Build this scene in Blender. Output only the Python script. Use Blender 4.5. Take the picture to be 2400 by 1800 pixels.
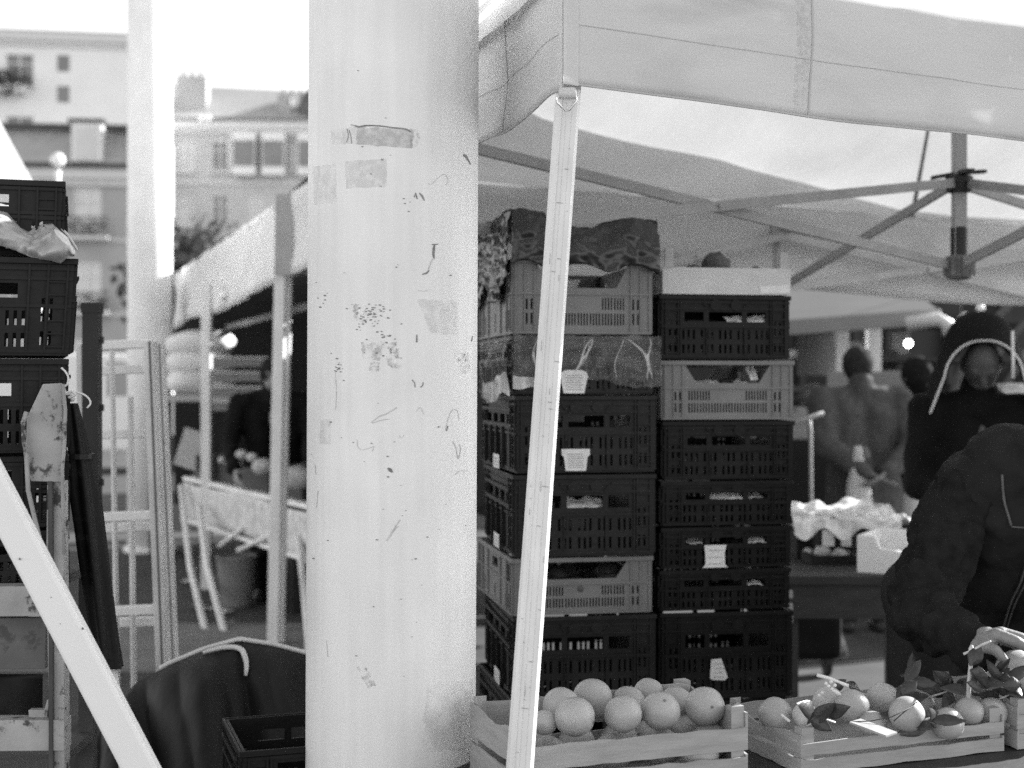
import bpy, bmesh, math, random
from mathutils import Vector, Matrix, Quaternion, noise as mnoise

for o in list(bpy.data.objects):
    bpy.data.objects.remove(o)
S = bpy.context.scene
COL = S.collection
R = math.radians

# ------------------------------------------------------------------ camera
CAM_Z = 1.5
FPX = 2400 * 50 / 36.0          # focal length in photograph pixels
cam_d = bpy.data.cameras.new('camera')
cam_d.lens = 50
cam_d.sensor_width = 36
cam_d.sensor_fit = 'HORIZONTAL'
cam_d.clip_start = 0.05
cam_d.clip_end = 600
cam_d.dof.use_dof = True
cam_d.dof.focus_distance = 2.95
cam_d.dof.aperture_fstop = 3.2
cam = bpy.data.objects.new('camera', cam_d)
COL.objects.link(cam)
cam.location = (0, 0, CAM_Z)
cam.rotation_euler = (R(90), 0, 0)
S.camera = cam

# ------------------------------------------------------------------ sky + sun
SUN_AZ, SUN_EL = 60.0, 26.0
wd = bpy.data.worlds.new('World')
S.world = wd
wd.use_nodes = True
nt = wd.node_tree
nt.nodes.clear()
sky = nt.nodes.new('ShaderNodeTexSky')
sky.sky_type = 'NISHITA'
sky.sun_disc = False
sky.sun_elevation = R(SUN_EL)
sky.sun_rotation = R(SUN_AZ)
sky.air_density = 1.0
sky.dust_density = .3
bw = nt.nodes.new('ShaderNodeRGBToBW')      # black-and-white film: the sky has no colour
bgn = nt.nodes.new('ShaderNodeBackground')
bgn.inputs['Strength'].default_value = 0.15
wout = nt.nodes.new('ShaderNodeOutputWorld')
nt.links.new(sky.outputs[0], bw.inputs[0])
nt.links.new(bw.outputs[0], bgn.inputs['Color'])
nt.links.new(bgn.outputs[0], wout.inputs['Surface'])

sun_d = bpy.data.lights.new('sun', 'SUN')
sun_d.energy = 5.0
sun_d.angle = R(0.5)
sun_d.color = (1, 1, 1)
sun = bpy.data.objects.new('sun', sun_d)
COL.objects.link(sun)
TO_SUN = Vector((math.sin(R(SUN_AZ)) * math.cos(R(SUN_EL)), math.cos(R(SUN_AZ)) * math.cos(R(SUN_EL)), math.sin(R(SUN_EL))))
sun.rotation_euler = TO_SUN.to_track_quat('Z', 'Y').to_euler()
sun.location = TO_SUN * 50

S.render.engine = 'CYCLES'
S.view_settings.view_transform = 'Standard'
S.view_settings.look = 'None'
S.view_settings.gamma = 1
S.view_settings.use_curve_mapping = False
S.view_settings.exposure = 1.5
S.cycles.use_adaptive_sampling = False
S.cycles.max_bounces = 8
S.cycles.transparent_max_bounces = 12
S.cycles.use_denoising = False      # the sampling noise stands for the grain of the film

# ------------------------------------------------------------------ helpers
def W(px, py, d):
    """a point d metres in front of the camera's plane"""
    return Vector(((px - 1200) / FPX * d, d, CAM_Z - (py - 900) / FPX * d))

def NZ(p, s=1.0, seed=0.0):
    return mnoise.noise(Vector((p[0] * s + seed, p[1] * s + seed * 1.7, p[2] * s - seed)))

class MB:
    def __init__(self, T=None):
        self.v, self.f, self.T = [], [], T
    def add(self, vs, fs):
        b = len(self.v)
        for p in vs:
            p = Vector(p)
            self.v.append(self.T(p) if self.T else p)
        self.f += [tuple(i + b for i in q) for q in fs]
        return self
    def hexa(self, p):
        return self.add(p, [(0, 3, 2, 1), (4, 5, 6, 7), (0, 1, 5, 4), (1, 2, 6, 5), (2, 3, 7, 6), (3, 0, 4, 7)])
    def box(self, x0, x1, y0, y1, z0, z1):
        return self.hexa([(x0, y0, z0), (x1, y0, z0), (x1, y1, z0), (x0, y1, z0), (x0, y0, z1), (x1, y0, z1), (x1, y1, z1), (x0, y1, z1)])
    def beam(self, p0, p1, w, h, up=(0, 0, 1)):
        p0, p1 = Vector(p0), Vector(p1)
        d = (p1 - p0).normalized()
        s = d.cross(Vector(up))
        if s.length < 1e-4: s = d.cross(Vector((0, 1, 0)))
        s.normalize(); u = s.cross(d)
        q = []
        for p in (p0, p1):
            q += [p - s * w / 2 - u * h / 2, p + s * w / 2 - u * h / 2, p + s * w / 2 + u * h / 2, p - s * w / 2 + u * h / 2]
        return self.hexa(q)
    def prism(self, poly, y0, y1):
        n = len(poly)
        vs = [(x, y0, z) for x, z in poly] + [(x, y1, z) for x, z in poly]
        fs = [tuple(range(n)), tuple(range(2 * n - 1, n - 1, -1))]
        fs += [(i, i + n, (i + 1) % n + n, (i + 1) % n) for i in range(n)]
        return self.add(vs, fs)
    def panel(self, x0, x1, z0, z1, holes, y0, y1, gx=None, gz=None):
        """plate in the x-z plane, thickness y0..y1, with real rectangular holes"""
        xs = sorted({round(a, 5) for a in [x0, x1] + [h[0] for h in holes] + [h[1] for h in holes] + (gx or [])})
        zs = sorted({round(a, 5) for a in [z0, z1] + [h[2] for h in holes] + [h[3] for h in holes] + (gz or [])})
        xs = [a for a in xs if x0 - 1e-4 <= a <= x1 + 1e-4]; zs = [a for a in zs if z0 - 1e-4 <= a <= z1 + 1e-4]
        nx, nz = len(xs) - 1, len(zs) - 1
        sol = [[True] * nz for _ in range(nx)]
        for i in range(nx):
            cx = (xs[i] + xs[i + 1]) / 2
            hh = [h for h in holes if h[0] < cx < h[1]]
            for j in range(nz):
                cz = (zs[j] + zs[j + 1]) / 2
                if any(h[2] < cz < h[3] for h in hh): sol[i][j] = False
        key, vs, fs = {}, [], []
        def V(i, j, k):
            q = key.get((i, j, k))
            if q is None:
                q = key[(i, j, k)] = len(vs); vs.append((xs[i], (y0, y1)[k], zs[j]))
            return q
        ok = lambda i, j: 0 <= i < nx and 0 <= j < nz and sol[i][j]
        for i in range(nx):
            for j in range(nz):
                if not sol[i][j]: continue
                fs.append((V(i, j, 0), V(i + 1, j, 0), V(i + 1, j + 1, 0), V(i, j + 1, 0)))
                fs.append((V(i, j, 1), V(i, j + 1, 1), V(i + 1, j + 1, 1), V(i + 1, j, 1)))
                if not ok(i - 1, j): fs.append((V(i, j, 0), V(i, j + 1, 0), V(i, j + 1, 1), V(i, j, 1)))
                if not ok(i + 1, j): fs.append((V(i + 1, j, 0), V(i + 1, j, 1), V(i + 1, j + 1, 1), V(i + 1, j + 1, 0)))
                if not ok(i, j - 1): fs.append((V(i, j, 0), V(i, j, 1), V(i + 1, j, 1), V(i + 1, j, 0)))
                if not ok(i, j + 1): fs.append((V(i, j + 1, 0), V(i + 1, j + 1, 0), V(i + 1, j + 1, 1), V(i, j + 1, 1)))
        return self.add(vs, fs)
    def tube(self, pts, r, n=10, caps=True, flat=1.0):
        pts = [Vector(p) for p in pts]
        rs = r if isinstance(r, (list, tuple)) else [r] * len(pts)
        vs, fs = [], []
        ref = None
        for i, p in enumerate(pts):
            d = (pts[min(i + 1, len(pts) - 1)] - pts[max(i - 1, 0)])
            if d.length < 1e-9: d = Vector((0, 0, 1))
            d.normalize()
            if ref is None:
                ref = d.orthogonal().normalized()
            ref = (ref - d * ref.dot(d))
            if ref.length < 1e-6: ref = d.orthogonal()
            ref.normalize()
            b = d.cross(ref)
            for k in range(n):
                a = 2 * math.pi * k / n
                vs.append(p + (ref * math.cos(a) + b * math.sin(a) * flat) * rs[i])
        for i in range(len(pts) - 1):
            for k in range(n):
                fs.append((i * n + k, i * n + (k + 1) % n, (i + 1) * n + (k + 1) % n, (i + 1) * n + k))
        if caps:
            fs.append(tuple(range(n - 1, -1, -1)))
            fs.append(tuple(range((len(pts) - 1) * n, len(pts) * n)))
        return self.add(vs, fs)
    def lathe(self, prof, n=24, c=(0, 0, 0)):
        c = Vector(c); vs, fs = [], []
        for r, z in prof:
            for k in range(n):
                a = 2 * math.pi * k / n
                vs.append(c + Vector((r * math.cos(a), r * math.sin(a), z)))
        m = len(prof)
        for i in range(m - 1):
            for k in range(n):
                fs.append((i * n + k, i * n + (k + 1) % n, (i + 1) * n + (k + 1) % n, (i + 1) * n + k))
        fs.append(tuple(range(n - 1, -1, -1))); fs.append(tuple(range((m - 1) * n, m * n)))
        return self.add(vs, fs)
    def ball(self, c, r, nu=16, nv=10, M=None, fn=None):
        c = Vector(c); r = Vector(r) if not isinstance(r, (int, float)) else Vector((r, r, r))
        vs, fs = [], []
        def put(a, b):
            p = Vector((math.cos(a) * math.sin(b), math.sin(a) * math.sin(b), math.cos(b)))
            k = fn(p) if fn else 1.0
            p = Vector((p.x * r.x, p.y * r.y, p.z * r.z)) * k
            if M: p = M @ p
            vs.append(c + p)
        put(0, 0)
        for j in range(1, nv):
            for i in range(nu): put(2 * math.pi * i / nu, math.pi * j / nv)
        put(0, math.pi)
        for i in range(nu): fs.append((0, 1 + i, 1 + (i + 1) % nu))
        for j in range(nv - 2):
            for i in range(nu):
                a = 1 + j * nu + i; b = 1 + j * nu + (i + 1) % nu
                fs.append((a, a + nu, b + nu, b))
        e = len(vs) - 1; s = 1 + (nv - 2) * nu
        for i in range(nu): fs.append((e, s + (i + 1) % nu, s + i))
        return self.add(vs, fs)
    def capsule(self, p0, r0, p1, r1, n=12):
        p0, p1 = Vector(p0), Vector(p1); d = p1 - p0
        L = d.length; d = d / L if L > 1e-6 else Vector((0, 0, 1))
        pts, rs = [], []
        for a in (8, 35, 65):
            pts.append(p0 - d * r0 * math.cos(R(a))); rs.append(r0 * math.sin(R(a)))
        pts += [p0, p1]; rs += [r0, r1]
        for a in (65, 35, 8):
            pts.append(p1 + d * r1 * math.cos(R(a))); rs.append(r1 * math.sin(R(a)))
        return self.tube(pts, rs, n)
    def chain(self, pts, rs, n=12):
        for i in range(len(pts) - 1): self.capsule(pts[i], rs[i], pts[i + 1], rs[i + 1], n)
        return self
    def sheet(self, nu, nv, fn):
        vs = [fn(i / nu, j / nv) for j in range(nv + 1) for i in range(nu + 1)]
        fs = [(j * (nu + 1) + i, j * (nu + 1) + i + 1, (j + 1) * (nu + 1) + i + 1, (j + 1) * (nu + 1) + i) for j in range(nv) for i in range(nu)]
        return self.add(vs, fs)
    def build(self, name, mat, parent=None, smooth=False, bevel=0, solid=0, remesh=0, smooth_it=0, off=None, solid_off=0, crease=0, crease_scale=.08):
        me = bpy.data.meshes.new(name)
        vs = self.v
        if off is not None:
            off = Vector(off); vs = [p - off for p in vs]
        me.from_pydata([tuple(p) for p in vs], [], self.f)
        me.materials.append(mat)
        if not solid and not remesh and len(self.f):
            bm = bmesh.new(); bm.from_mesh(me)
            bmesh.ops.recalc_face_normals(bm, faces=bm.faces)
            bm.to_mesh(me); bm.free()
        if smooth:
            me.polygons.foreach_set('use_smooth', [True] * len(me.polygons))
        me.update()
        o = bpy.data.objects.new(name, me)
        COL.objects.link(o)
        if parent is not None: o.parent = parent
        if solid:
            m = o.modifiers.new('thickness', 'SOLIDIFY'); m.thickness = solid; m.offset = solid_off
        if remesh:
            m = o.modifiers.new('remesh', 'REMESH'); m.mode = 'VOXEL'; m.voxel_size = remesh; m.use_smooth_shade = True
            if smooth_it:
                m = o.modifiers.new('smooth', 'SMOOTH'); m.factor = .5; m.iterations = smooth_it
        if crease:                                   # cloth creases: displace along the normals by a cloud texture
            tx = bpy.data.textures.get('creases_%g' % crease_scale) or bpy.data.textures.new('creases_%g' % crease_scale, 'CLOUDS')
            tx.noise_scale = crease_scale; tx.noise_depth = 3; tx.noise_type = 'SOFT_NOISE'
            m = o.modifiers.new('creases', 'DISPLACE'); m.texture = tx; m.strength = crease; m.texture_coords = 'LOCAL'; m.mid_level = .5
        if bevel:
            m = o.modifiers.new('bevel', 'BEVEL'); m.width = bevel; m.segments = 2; m.limit_method = 'ANGLE'; m.angle_limit = R(40)
        return o

def tag(o, label=None, cat=None, group=None, kind=None):
    if label: o['label'] = label
    if cat: o['category'] = cat
    if group: o['group'] = group
    if kind: o['kind'] = kind
    return o

def thing(name, label, cat, loc=(0, 0, 0), rz=0.0, group=None):
    o = bpy.data.objects.new(name, None)
    COL.objects.link(o)
    o.empty_display_size = .1
    o.location = loc; o.rotation_euler = (0, 0, rz)
    return tag(o, label, cat, group)

def copy_tree(o, parent=None):
    c = o.copy(); COL.objects.link(c)
    if parent is not None: c.parent = parent
    for ch in list(o.children): copy_tree(ch, c)
    return c

# ------------------------------------------------------------------ materials (all neutral grey: the photograph is black and white)
def mat(name, col, rough=.6, amt=.12, scale=6.0, bump=0.0, bscale=60.0, spec=.4, metal=0.0, stretch=(1, 1, 1), detail=5, speck=0.0, speck_col=.05, speck_scale=25, streak=0.0, coat=0.0, rvar=0.0):
    m = bpy.data.materials.new(name); m.use_nodes = True
    n, l = m.node_tree.nodes, m.node_tree.links
    b = n['Principled BSDF']
    tc = n.new('ShaderNodeTexCoord')
    mp = n.new('ShaderNodeMapping'); mp.inputs['Scale'].default_value = stretch
    l.new(tc.outputs['Object'], mp.inputs[0])
    nz = n.new('ShaderNodeTexNoise'); nz.inputs['Scale'].default_value = scale; nz.inputs['Detail'].default_value = detail
    l.new(mp.outputs[0], nz.inputs['Vector'])
    mr = n.new('ShaderNodeMapRange')
    mr.inputs['From Min'].default_value = .3; mr.inputs['From Max'].default_value = .7
    mr.inputs['To Min'].default_value = col * (1 - amt); mr.inputs['To Max'].default_value = min(.9, col * (1 + amt))
    l.new(nz.outputs[0], mr.inputs['Value'])
    out = mr.outputs[0]
    if speck:
        n2 = n.new('ShaderNodeTexNoise'); n2.inputs['Scale'].default_value = speck_scale; n2.inputs['Detail'].default_value = 8; n2.inputs['Roughness'].default_value = .7
        l.new(mp.outputs[0], n2.inputs['Vector'])
        m2 = n.new('ShaderNodeMapRange')
        m2.inputs['From Min'].default_value = .5 + .25 * (1 - speck); m2.inputs['From Max'].default_value = .56 + .25 * (1 - speck)
        l.new(n2.outputs[0], m2.inputs['Value'])
        mx = n.new('ShaderNodeMix'); mx.data_type = 'FLOAT'
        l.new(m2.outputs[0], mx.inputs[0]); l.new(out, mx.inputs[2]); mx.inputs[3].default_value = speck_col
        out = mx.outputs[0]
    if streak:
        mp2 = n.new('ShaderNodeMapping'); mp2.inputs['Scale'].default_value = (1, 1, .06)
        l.new(tc.outputs['Object'], mp2.inputs[0])
        n3 = n.new('ShaderNodeTexNoise'); n3.inputs['Scale'].default_value = 45; n3.inputs['Detail'].default_value = 4
        l.new(mp2.outputs[0], n3.inputs['Vector'])
        m3 = n.new('ShaderNodeMapRange'); m3.inputs['From Min'].default_value = .35; m3.inputs['From Max'].default_value = .7
        m3.inputs['To Min'].default_value = 1.0; m3.inputs['To Max'].default_value = 1.0 - streak
        l.new(n3.outputs[0], m3.inputs['Value'])
        mu = n.new('ShaderNodeMath'); mu.operation = 'MULTIPLY'
        l.new(out, mu.inputs[0]); l.new(m3.outputs[0], mu.inputs[1]); out = mu.outputs[0]
    l.new(out, b.inputs['Base Color'])
    b.inputs['Roughness'].default_value = rough
    if rvar:
        m5 = n.new('ShaderNodeMapRange'); m5.inputs['To Min'].default_value = max(.05, rough - rvar); m5.inputs['To Max'].default_value = min(1, rough + rvar)
        l.new(nz.outputs[0], m5.inputs['Value']); l.new(m5.outputs[0], b.inputs['Roughness'])
    b.inputs['Metallic'].default_value = metal
    b.inputs['Specular IOR Level'].default_value = spec
    b.inputs['Coat Weight'].default_value = coat
    if bump:
        n4 = n.new('ShaderNodeTexNoise'); n4.inputs['Scale'].default_value = bscale; n4.inputs['Detail'].default_value = 4
        l.new(mp.outputs[0], n4.inputs['Vector'])
        bp = n.new('ShaderNodeBump'); bp.inputs['Strength'].default_value = bump; bp.inputs['Distance'].default_value = .01
        l.new(n4.outputs[0], bp.inputs['Height']); l.new(bp.outputs[0], b.inputs['Normal'])
    return m

def canvas_mat(name, col, transl, amt=.05, scale=3.0, stain=0.0, stretch=(1, 1, 1), bump=.12):
    m = bpy.data.materials.new(name); m.use_nodes = True
    n, l = m.node_tree.nodes, m.node_tree.links
    n.clear()
    out = n.new('ShaderNodeOutputMaterial')
    df = n.new('ShaderNodeBsdfDiffuse'); tr = n.new('ShaderNodeBsdfTranslucent'); mx = n.new('ShaderNodeMixShader')
    tc = n.new('ShaderNodeTexCoord'); mp = n.new('ShaderNodeMapping'); mp.inputs['Scale'].default_value = stretch
    l.new(tc.outputs['Object'], mp.inputs[0])
    nz = n.new('ShaderNodeTexNoise'); nz.inputs['Scale'].default_value = scale; nz.inputs['Detail'].default_value = 6
    l.new(mp.outputs[0], nz.inputs['Vector'])
    mr = n.new('ShaderNodeMapRange'); mr.inputs['From Min'].default_value = .3; mr.inputs['From Max'].default_value = .7
    mr.inputs['To Min'].default_value = col * (1 - amt); mr.inputs['To Max'].default_value = min(.88, col * (1 + amt))
    l.new(nz.outputs[0], mr.inputs['Value']); c = mr.outputs[0]
    if stain:
        n2 = n.new('ShaderNodeTexNoise'); n2.inputs['Scale'].default_value = 1.7; n2.inputs['Detail'].default_value = 8; n2.inputs['Distortion'].default_value = .6
        l.new(mp.outputs[0], n2.inputs['Vector'])
        m2 = n.new('ShaderNodeMapRange'); m2.inputs['From Min'].default_value = .52; m2.inputs['From Max'].default_value = .72
        m2.inputs['To Min'].default_value = 1; m2.inputs['To Max'].default_value = 1 - stain
        l.new(n2.outputs[0], m2.inputs['Value'])
        mu = n.new('ShaderNodeMath'); mu.operation = 'MULTIPLY'; l.new(c, mu.inputs[0]); l.new(m2.outputs[0], mu.inputs[1]); c = mu.outputs[0]
    n4 = n.new('ShaderNodeTexNoise'); n4.inputs['Scale'].default_value = 9; n4.inputs['Detail'].default_value = 6
    l.new(mp.outputs[0], n4.inputs['Vector'])
    bp = n.new('ShaderNodeBump'); bp.inputs['Strength'].default_value = bump; bp.inputs['Distance'].default_value = .02
    l.new(n4.outputs[0], bp.inputs['Height'])
    for q in (df, tr):
        l.new(c, q.inputs['Color']); l.new(bp.outputs[0], q.inputs['Normal'])
    mx.inputs[0].default_value = transl
    l.new(df.outputs[0], mx.inputs[1]); l.new(tr.outputs[0], mx.inputs[2]); l.new(mx.outputs[0], out.inputs[0])
    return m

def film_mat(name, opac, col=.7, rough=.12):
    """thin clear or cloudy plastic sheet"""
    m = bpy.data.materials.new(name); m.use_nodes = True
    n, l = m.node_tree.nodes, m.node_tree.links
    b = n['Principled BSDF']
    b.inputs['Base Color'].default_value = (col, col, col, 1); b.inputs['Roughness'].default_value = rough
    b.inputs['Specular IOR Level'].default_value = .8
    tc = n.new('ShaderNodeTexCoord'); nz = n.new('ShaderNodeTexNoise'); nz.inputs['Scale'].default_value = 12; nz.inputs['Detail'].default_value = 5; nz.inputs['Distortion'].default_value = 1.0
    l.new(tc.outputs['Object'], nz.inputs['Vector'])
    mr = n.new('ShaderNodeMapRange'); mr.inputs['From Min'].default_value = .35; mr.inputs['From Max'].default_value = .7
    mr.inputs['To Min'].default_value = opac * .6; mr.inputs['To Max'].default_value = min(1, opac * 1.6)
    l.new(nz.outputs[0], mr.inputs['Value'])
    tp = n.new('ShaderNodeBsdfTransparent'); mx = n.new('ShaderNodeMixShader')
    out = n['Material Output']
    l.new(mr.outputs[0], mx.inputs[0]); l.new(tp.outputs[0], mx.inputs[1]); l.new(b.outputs[0], mx.inputs[2]); l.new(mx.outputs[0], out.inputs[0])
    return m

def smear_mat(name, col, opac, scale=60, lo=.4, hi=.6):
    """dirt, glue or paint left on a surface: noise-broken coverage"""
    m = bpy.data.materials.new(name); m.use_nodes = True
    n, l = m.node_tree.nodes, m.node_tree.links
    b = n['Principled BSDF']; b.inputs['Base Color'].default_value = (col, col, col, 1); b.inputs['Roughness'].default_value = .8
    tc = n.new('ShaderNodeTexCoord'); nz = n.new('ShaderNodeTexNoise'); nz.inputs['Scale'].default_value = scale; nz.inputs['Detail'].default_value = 8; nz.inputs['Roughness'].default_value = .65
    l.new(tc.outputs['Object'], nz.inputs['Vector'])
    mr = n.new('ShaderNodeMapRange'); mr.inputs['From Min'].default_value = lo; mr.inputs['From Max'].default_value = hi
    mr.inputs['To Min'].default_value = 0; mr.inputs['To Max'].default_value = opac
    l.new(nz.outputs[0], mr.inputs['Value'])
    tp = n.new('ShaderNodeBsdfTransparent'); mx = n.new('ShaderNodeMixShader'); out = n['Material Output']
    l.new(mr.outputs[0], mx.inputs[0]); l.new(tp.outputs[0], mx.inputs[1]); l.new(b.outputs[0], mx.inputs[2]); l.new(mx.outputs[0], out.inputs[0])
    return m

def glow_mat(name, s):
    m = bpy.data.materials.new(name); m.use_nodes = True
    b = m.node_tree.nodes['Principled BSDF']
    b.inputs['Base Color'].default_value = (.8, .8, .8, 1)
    b.inputs['Emission Color'].default_value = (1, 1, 1, 1); b.inputs['Emission Strength'].default_value = s
    return m

M = {}
M['asphalt'] = mat('asphalt', .05, .9, .3, 3, .3, 90, speck=.35, speck_col=.12, speck_scale=60)
M['paving'] = mat('paving', .17, .85, .2, 4, .2, 60)
M['pillar'] = mat('pillar_paint', .81, .55, .06, 5, .06, 150, spec=.25, speck=.22, speck_col=.66, speck_scale=26, streak=.07)
M['pole'] = mat('pole_aluminium', .72, .45, .06, 8, .05, 90, spec=.5, speck=.12, speck_col=.35, speck_scale=30, streak=.12)
M['white_paint'] = mat('white_paint', .8, .5, .03, 5, .03, 120, speck=.04, speck_col=.1, speck_scale=20)
M['truss'] = mat('truss_aluminium', .38, .5, .1, 10, spec=.5, metal=.2)
M['steel'] = mat('dark_steel', .08, .5, .2, 12, metal=.3)
M['black'] = mat('black_plastic', .02, .45, .2, 12)
M['groove'] = mat('rail_groove', .12, .6, .2)
M['ladder'] = mat('ladder_aluminium', .66, .5, .12, 8, .05, 90, spec=.5, streak=.2, speck=.2, speck_col=.2, speck_scale=20)
M['chrome'] = mat('ring_metal', .75, .22, .05, 20, metal=.9)
M['canvas'] = canvas_mat('canvas', .7, .36, .04, 3, .10)
M['canvas_front'] = canvas_mat('canvas_valance', .7, .24, .05, 4, .3, (.6, .6, 2.6), .10)
M['canvas_shade'] = canvas_mat('shade_sheet_canvas', .7, .42, .05)
M['canvas_white'] = canvas_mat('canvas_white', .8, .2, .04, 3)
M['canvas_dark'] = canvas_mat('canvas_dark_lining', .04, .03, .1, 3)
M['thread'] = mat('stitching', .42, .9, .1)
M['dark_crate'] = mat('dark_crate_plastic', .014, .5, .3, 9, .15, 60, spec=.22, speck=.12, speck_col=.05, speck_scale=30)
M['dark_crate_b'] = mat('darker_crate_plastic', .008, .5, .3, 9, .15, 60, spec=.2, speck=.12, speck_col=.035, speck_scale=30)
M['grey_crate'] = mat('grey_crate_plastic', .17, .5, .12, 8, .1, 60, speck=.1, speck_col=.26, speck_scale=25)
M['paper'] = mat('paper', .72, .8, .06, 20)
M['card'] = mat('cardboard', .42, .85, .08, 14, .1, 80)
M['card_light'] = mat('pale_cardboard', .55, .85, .06, 14, .1, 80)
M['ink'] = mat('printed_ink', .12, .8, .3, 90)
M['film'] = film_mat('clear_film', .10, .75, .1)
M['film_cloudy'] = film_mat('cloudy_film', .55, .6, .3)
M['black_bag'] = mat('black_bag_plastic', .012, .27, .3, 8, .6, 9, spec=.6, detail=8)
M['wood'] = mat('crate_wood', .33, .75, .15, 10, .15, 40, stretch=(1, 1, 6))
M['dark_wood'] = mat('dark_wood', .028, .7, .3, 8, .2, 40, stretch=(1, 4, 4))
M['orange'] = mat('orange_peel', .37, .36, .10, 20, .16, 700, spec=.5, speck=.12, speck_col=.24, speck_scale=60)
M['pomelo'] = mat('pale_peel', .5, .45, .12, 26, .2, 700, spec=.4, speck=.25, speck_col=.3, speck_scale=60)
M['calyx'] = mat('fruit_navel', .14, .8, .3, 60)
M['leaf'] = mat('leaf', .035, .4, .25, 40, .2, 120, spec=.5)
M['leaf_pale'] = mat('pale_leaf', .2, .45, .2, 40, .2, 120, spec=.5)
M['twig'] = mat('twig', .5, .7, .2, 40, .2, 90)
M['worn'] = mat('worn_metal_paint', .36, .7, .25, 9, .2, 40, speck=.84, speck_col=.06, speck_scale=16)
M['worn_dark'] = mat('worn_dark_metal', .07, .75, .3, 8, .2, 40, speck=.35, speck_col=.04, speck_scale=16)
M['concrete'] = mat('worn_board', .13, .85, .3, 7, .25, 40, speck=.7, speck_col=.08, speck_scale=12)
M['dark_post'] = mat('dark_post_paint', .028, .6, .3, 6)
M['tarp'] = mat('dark_tarpaulin', .009, .6, .25, 4, .3, 24, spec=.3)
M['piping'] = mat('pale_piping', .7, .7, .05, 20)
M['fleece'] = mat('dark_fleece', .017, .95, .3, 30, .5, 240, spec=.1)
M['vest'] = mat('dark_vest', .014, .8, .25, 10, .3, 60, spec=.2)
M['seam'] = mat('vest_seam', .10, .8, .2, 40)
M['coat_black'] = mat('black_coat', .006, .9, .3, 10, .3, 60, spec=.15)
M['coat_grey'] = mat('grey_wool_coat', .10, .95, .15, 30, .3, 150, spec=.1)
M['trousers'] = mat('dark_trousers', .03, .9, .2, 14, .2, 90, spec=.1)
M['trousers_white'] = mat('pale_trousers', .55, .9, .08, 10, .2, 30)
M['pattern'] = mat('patterned_skirt', .16, .9, .5, 22, speck=.5, speck_col=.55, speck_scale=18)
M['skin'] = mat('skin', .22, .5, .12, 60, .2, 320, spec=.4)
M['skin_background'] = mat('background_skin', .22, .55, .1, 30)
M['skin_hood'] = mat('hood_shade_skin', .06, .55, .1, 30)  # the hood's shade on the face is put into this skin colour
M['hair'] = mat('dark_hair', .02, .95, .4, 40, .5, 90, spec=.05)
M['hair_grey'] = mat('grey_hair', .045, .95, .4, 40, .5, 90, spec=.05)
M['eye'] = mat('eye', .03, .2, .1)
M['nail'] = mat('nail', .55, .3, .05)
M['shoe'] = mat('dark_shoe', .03, .5, .2)
M['bag_white'] = canvas_mat('white_carrier_bag', .75, .25, .06, 20)
M['styro'] = mat('white_foam', .8, .85, .03, 30, .1, 200)
M['stone'] = mat('facade_stone', .37, .85, .08, 1.2, .1, 6, speck=.2, speck_col=.34, speck_scale=3)
M['stone_far'] = mat('pale_facade', .5, .85, .07, 1.0, speck=.2, speck_col=.5, speck_scale=2)
M['plaster'] = mat('white_plaster', .76, .85, .04, 1.0)
M['slate'] = mat('slate_roof', .36, .7, .12, 3, .2, 12)
M['slate_dark'] = mat('dark_slate', .09, .7, .2, 3)
M['rooftile'] = mat('roof_tiles', .36, .8, .12, 4, .2, 14)
M['trim'] = mat('cornice_stone', .6, .8, .05, 3)
M['trim_dark'] = mat('dark_gutter', .07, .7, .1, 3)
M['pane'] = mat('window_glass', .14, .08, .2, 1, spec=.8)
M['pane_light'] = mat('curtained_glass', .55, .15, .1, 1, spec=.7)
M['frame'] = mat('window_frame', .75, .6, .03)
M['iron'] = mat('balcony_iron', .06, .6, .1)
M['foliage'] = mat('foliage', .13, .9, .4, 1.5, spec=.05)
M['foliage_l'] = mat('balcony_plants', .09, .9, .4, 3, spec=.05)
M['bark'] = mat('bark', .1, .9, .3, 8)
M['globe'] = mat('lamp_globe', .85, .2, .01, spec=.6)
M['glow'] = glow_mat('lit_bulb', 5)
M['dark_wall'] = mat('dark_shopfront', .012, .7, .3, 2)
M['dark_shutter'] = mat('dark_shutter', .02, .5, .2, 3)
M['awning'] = mat('pale_awning', .3, .8, .08, 4)
M['awning_grey'] = mat('grey_awning', .1, .8, .1, 4)
M['sack'] = mat('white_sack', .75, .8, .05, 6, .2, 20)
M['produce'] = mat('dark_produce', .06, .6, .5, 14, .4, 40, speck=.3, speck_col=.25, speck_scale=20)
M['produce_l'] = mat('pale_produce', .4, .6, .4, 14, .3, 40, speck=.3, speck_col=.1, speck_scale=20)
# ================================================================== ground
g = MB()
g.sheet(40, 40, lambda u, v: (-60 + 120 * u, -8 + 150 * v, .0))
gr = g.build('ground', M['asphalt']); tag(gr, kind='structure')
pv = MB(); pv.box(-3.2, -.5, 7.4, 8.75, -.05, .03)
tag(pv.build('pavement', M['paving'], bevel=.01), kind='structure')

# ================================================================== main pillar
PX, PY, PR = -.252, 3.0, .1785
pil = thing('pillar', 'thick white painted round pillar covered in scuffs and tape remains', 'pillar', (PX, PY, 0), 0, 'white round pillars of the square')
LEAN = .0045
def leanT(p): return Vector((p.x + (p.z - 1.5) * LEAN, p.y, p.z))
mb = MB(leanT); mb.lathe([(PR, -.02), (PR, .8), (PR, 1.3), (PR, 1.8), (PR, 2.3), (PR, 4.2)], 96)
mb.build('shaft', M['pillar'], pil, smooth=True)
mb = MB(); mb.lathe([(PR + .03, 0), (PR + .03, .02), (PR + .012, .035)], 64, (-.007, 0, 0)); mb.build('base_ring', M['pillar'], pil, smooth=False)

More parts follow.
